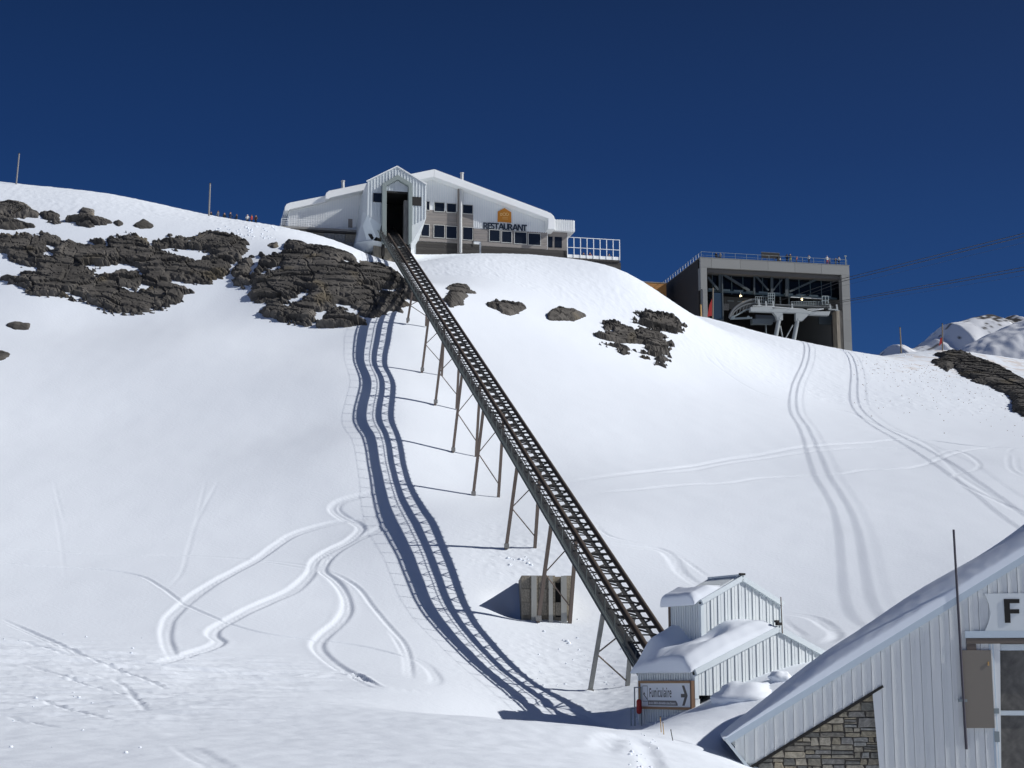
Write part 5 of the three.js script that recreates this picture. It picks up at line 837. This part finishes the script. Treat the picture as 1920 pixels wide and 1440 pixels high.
// ---------------------------------------------------------------- near building, lower right
const NTH = -6 * Math.PI / 180;
const NF = new Frame(P(1655, 1440, 66), NTH);
{
  const o = thing('garage_building', 'near white ribbed metal building with steep snow edged roof, stone wall and garage door', 'building', NF.o, NTH);
  const A = (u, v, z = 0) => NF.at(u, v, z);
  const fa = A(1361, 1382), fb = A(1920, 1038), sl = (fb[1] - fa[1]) / (fb[0] - fa[0]), top = x => fa[1] + sl * (x - fa[0]), xE = 9.0;
  const bA = A(1405, 1439), bB = A(1654, 1285), xc = A(1655, 1400)[0], band = lineFn([[fa[0], fa[1]], [bA[0], bA[1]], [bB[0], bB[1]]]);
  const xd = A(1864, 1300)[0], yl = A(1890, 1196)[1];
  const bot = x => x < xc - .02 ? band(x) : x > xd ? yl : -4;
  const NM = [M.nearA, M.nearB, M.nearC, M.nearB];
  cladSheets(A(1378, 1395)[0], xE, .385, bot, x => top(x) - .3, 0, NM, o, { rib: .05, proud: .05 });
  obj('fascia', [beam(V(fa[0], fa[1] - .16, .12), V(xE, top(xE) - .16, .12), .18, .3)], M.nearTrim, o);
  const eg = A(1361, 1384), eh = A(1405, 1441); obj('end_trim', [beam(V(eg[0], eg[1] - .05, .07), V(eh[0], eh[1], .07), .12, .3, V(0, 0, 1))], M.cladTrim, o);
  obj('backing', [poly([[fa[0] + .1, fa[1] - .05], [bA[0] + .05, bA[1]], [bB[0], bB[1]], [xc + .03, -4], [xd, -4], [xd, yl], [xE, yl], [xE, top(xE) - .2]], -.3, -.02)], M.nearB, o);
  obj('roof', [beam(V(fa[0] - .1, fa[1] - .1, -3.3), V(xE, top(xE) - .06, -3.3), 6.9, .1)], M.nearA, o);
  obj('wall', [box(xE - .25, xE - .02, -4, top(xE) - .2, -6.6, -.32)], M.nearB, o); obj('wall', [poly([[xc, -4], [xE, -4], [xE, top(xE) - .25], [xc, top(xc) - .25]], -6.75, -6.55)], M.nearB, o);
  obj('gutter_strip', [beam(V(bA[0] - .05, bA[1] - .05, .02), V(bB[0] + .03, bB[1] - .03, .02), .14, .1)], M.dark, o);
  obj('corner_trim', [box(xc - .04, xc + .05, -4, bB[1] - .05, -.35, .02)], M.cladTrim, o);
  // stone wall: every stone on its own
  const z0 = -.3, sx0 = A(1385, 1440, z0)[0], sy = x => lineFn([A(1405, 1440, z0), A(1654, 1287, z0)])(x) - .04, stones = new THREE.Group(); stones.name = 'stone_wall'; o.add(stones);
  obj('mortar', [poly([[sx0 - .6, -2.5], [xc, -2.5], [xc, sy(xc)], [sx0 - .6, sy(sx0 - .6)]], z0 - .4, z0 - .03)], mat(.09, .08, .07, .95), stones);
  const SM = [[.20, .185, .155], [.155, .145, .13], [.24, .22, .185], [.13, .13, .125], [.235, .21, .165], [.185, .18, .175], [.22, .22, .215], [.29, .265, .225]].map(c => { const m = mat(...c.map((q, i) => q * [2.0, 1.95, 1.8][i]), .9); m.map = grime; m.bumpMap = snowBump; m.bumpScale = .02; return m; });
  const clip = pl => { const out = []; for (let i = 0; i < pl.length; i++) { const a = pl[i], b = pl[(i + 1) % pl.length], da = sy(a[0]) - .05 - a[1], db = sy(b[0]) - .05 - b[1]; if (da >= 0) out.push(a); if (da * db < 0) { const t = da / (da - db); out.push([a[0] + (b[0] - a[0]) * t, a[1] + (b[1] - a[1]) * t]); } } return out; };
  function put(x0, x1, y0, y1) {
    const g = .016, big = Math.min(.16, .22 * Math.min(x1 - x0, y1 - y0)), j = () => rr(-1, 1) * (.02 + big * .35); let pl = [[x0 + g + j() * .6, y0 + g + j() * .4], [(x0 + x1) / 2 + j() * 2, y0 + g + j() * .3], [x1 - g + j() * .6, y0 + g + j() * .4], [x1 - g + j() * .8, (y0 + y1) / 2 + j()], [x1 - g - rr(0, big), y1 - g + j() * .4], [(x0 + x1) / 2 + j() * 2, y1 - g + j() * .3], [x0 + g + rr(0, big), y1 - g + j() * .4]];
    pl = clip(pl); if (pl.length < 3) return; let ar = 0; for (let i = 0; i < pl.length; i++) { const a = pl[i], b = pl[(i + 1) % pl.length]; ar += a[0] * b[1] - b[0] * a[1]; } if (ar < .012) return;
    obj('stone', poly(pl, z0 - .1, z0 + rr(.0, .07), .018), SM[Math.floor(rnd() * SM.length)], stones);
  }
  const split = (x0, x1, y0, y1, d) => {
    const w = x1 - x0, h = y1 - y0; if (y0 > sy(x1) + .05) return;
    if (d <= 0 || (w < 1.0 && h < .46 && rnd() < .5) || w < .36 || h < .15) return put(x0, x1, y0, y1);
    if (w > h * rr(1.6, 3.4)) { const m = x0 + w * rr(.35, .65); split(x0, m, y0, y1, d - 1); split(m, x1, y0, y1, d - 1); } else { const m = y0 + h * rr(.32, .68); split(x0, x1, y0, m, d - 1); split(x0, x1, m, y1, d - 1); }
  };
  split(sx0 - .3, xc - .05, -.9, sy(xc), 9);
  // door, lintel, side board, sign
  const by0 = A(1835, 1365, .1)[1], by1 = A(1835, 1219, .1)[1], bx0 = A(1807, 1300, .1)[0], bx1 = A(1861, 1300, .1)[0]; obj('side_board', [box(bx0, bx1, by0, by1, .06, .17)], mat(.21, .185, .155, .85), o); obj('latch', [box(bx1 - .14, bx1 - .09, by1 - .6, by1 - .45, .17, .2)], M.gold, o);
  const ly = A(1812, 1207, .1)[1], lx = A(1812, 1200, .1)[0]; obj('lintel', [box(lx, xE, ly, yl - .02, -.3, .14)], mat(.15, .125, .105, .85), o); obj('lintel_trim', [box(lx - .05, xE, yl, yl + .27, .06, .16)], M.nearTrim, o); obj('lintel_bracket', [box(lx, lx + .36, ly - .3, ly - .01, -.1, .12)], mat(.13, .105, .09, .85), o);
  const px = A(1866, 1300)[0]; obj('door_post', [box(px - .16, px + .02, -4, ly - .02, -.35, .05)], M.nearTrim, o); obj('door_rail', [box(px + .02, xE, ly - .26, ly - .02, -.35, -.06)], M.cladTrim, o);
  const pm = mat(.15, .14, .125, .55), ry = A(1890, 1337)[1]; pm.map = grime;
  for (let k = 0; k < 3; k++) { const a = px + .06 + k * 2.1; obj('door_panel', [box(a, a + 2.06, ry + .1, ly - .28, -.3, -.16)], pm, o); obj('door_panel', [box(a, a + 2.06, ry - 2.4, ry - .1, -.3, -.16)], pm, o); }
  obj('door_rail', [box(px + .02, xE, ry - .09, ry + .09, -.3, -.08)], M.cladTrim, o); obj('hinge', [box(px - .1, px + .1, ry - .02, ry + .18, -.05, .09), box(px - .12, px + .06, ry - 1.1, ry - .7, .05, .1)], M.trussGrey, o);
  const cap = obj('roof_snow', snowBlanket((s, t) => { const x = fa[0] - .15 + (xE - fa[0]) * s, z = .22 - 6.4 * t * t; return V(x, top(Math.max(x, fa[0])) - .02, z); }, V(-.3, .95, 0).normalize(),
    (s, t) => (.18 + .55 * sstep(0, .35, s)) * (.42 + .58 * sstep(.02, .4, t)) + .3 * sstep(.2, .6, t) * sstep(.2, 1, s) * (.7 + .5 * Math.sin(s * 13 + 1)) + .02 * noise(s * 38, t * 7, 3) * (1 - t), 170, 46, 9.4, .012), M.capSnow);
  cap.position.copy(NF.o); cap.rotation.y = NTH; snowKind(cap, 'long slab of snow lying along the steep roof edge of the near building');
  // board with the letter F
  const s = thing('building_sign', 'pale board with a big black letter F above the garage door at the right edge', 'sign', NF.o, NTH), Q = (u, v) => A(u, v, .1);
  const f0 = Q(1884, 1168), f1 = Q(1884, 1123), pl = [[1846, 1184], [1853, 1168], [1857, 1150], [1853, 1130], [1846, 1113]].map(q => Q(...q)); pl.push([xE - .2, pl[4][1] + .02], [xE - .2, pl[0][1]]);
  obj('board', poly(pl.reverse(), .075, .13), M.cladC, s); const fg = text('F', f1[1] - f0[1], .03); fg.scale(1.12, 1, 1); fg.translate(f0[0], f0[1], .13); obj('letter', fg, M.dark, s);
}
{ const a = NF.at(1812, 1405, .22), b = NF.at(1788, 993, .22), p = NF.world(a[0], a[1], .22), t = thing('facade_pole', 'tall thin dark pole fixed upright to the near building wall', 'pole', p, NTH); obj('shaft', [rod(V(0, 0, 0), V(b[0] - a[0], b[1] - a[1], 0), .055, .045, 10)], mat(.05, .045, .06, .6), t); obj('bracket', [box(-.2, .12, 1.8, 1.9, -.14, .03)], M.trussGrey, t); }
// stakes in the snow in front of the hall
[['pair-leaning yellow bamboo stake nearest the direction sign', 1238, 1345, 1241, 1392, 70, M.gold], ['second yellow bamboo stake, just right of the first', 1243, 1356, 1247, 1406, 69, M.gold], ['longest slanting dark stake crossed by a yellow stick', 1258, 1370, 1268, 1424, 67, M.darkSlat], ['short yellow stick crossing the slanting dark stake', 1262, 1392, 1255, 1412, 66.9, M.gold], ['black stake at the bottom picture edge right of the bamboo stakes', 1286, 1418, 1287, 1446, 63, M.dark]].forEach(([lb, u0, v0, u1, v1, d, m]) => {
  const a = P(u1, v1, d), b = P(u0, v0, d), g = Math.min(a.y, hs(a.x, d)) - .4; const dir = a.clone().sub(b).normalize(), a2 = a.clone().addScaledVector(dir, Math.max(0, (a.y - g) / Math.max(.2, -dir.y))); const t = thing('snow_stake', lb, 'stake', a2); obj('stick', [rod(V(0, 0, 0), b.clone().sub(a2), .02, .017, 7)], m, t); obj('tip', [rod(b.clone().sub(a2), b.clone().sub(a2).add(V(0, .05, 0)), .022, .02, 7)], M.dark, t);
});
renderer.render(scene, camera);
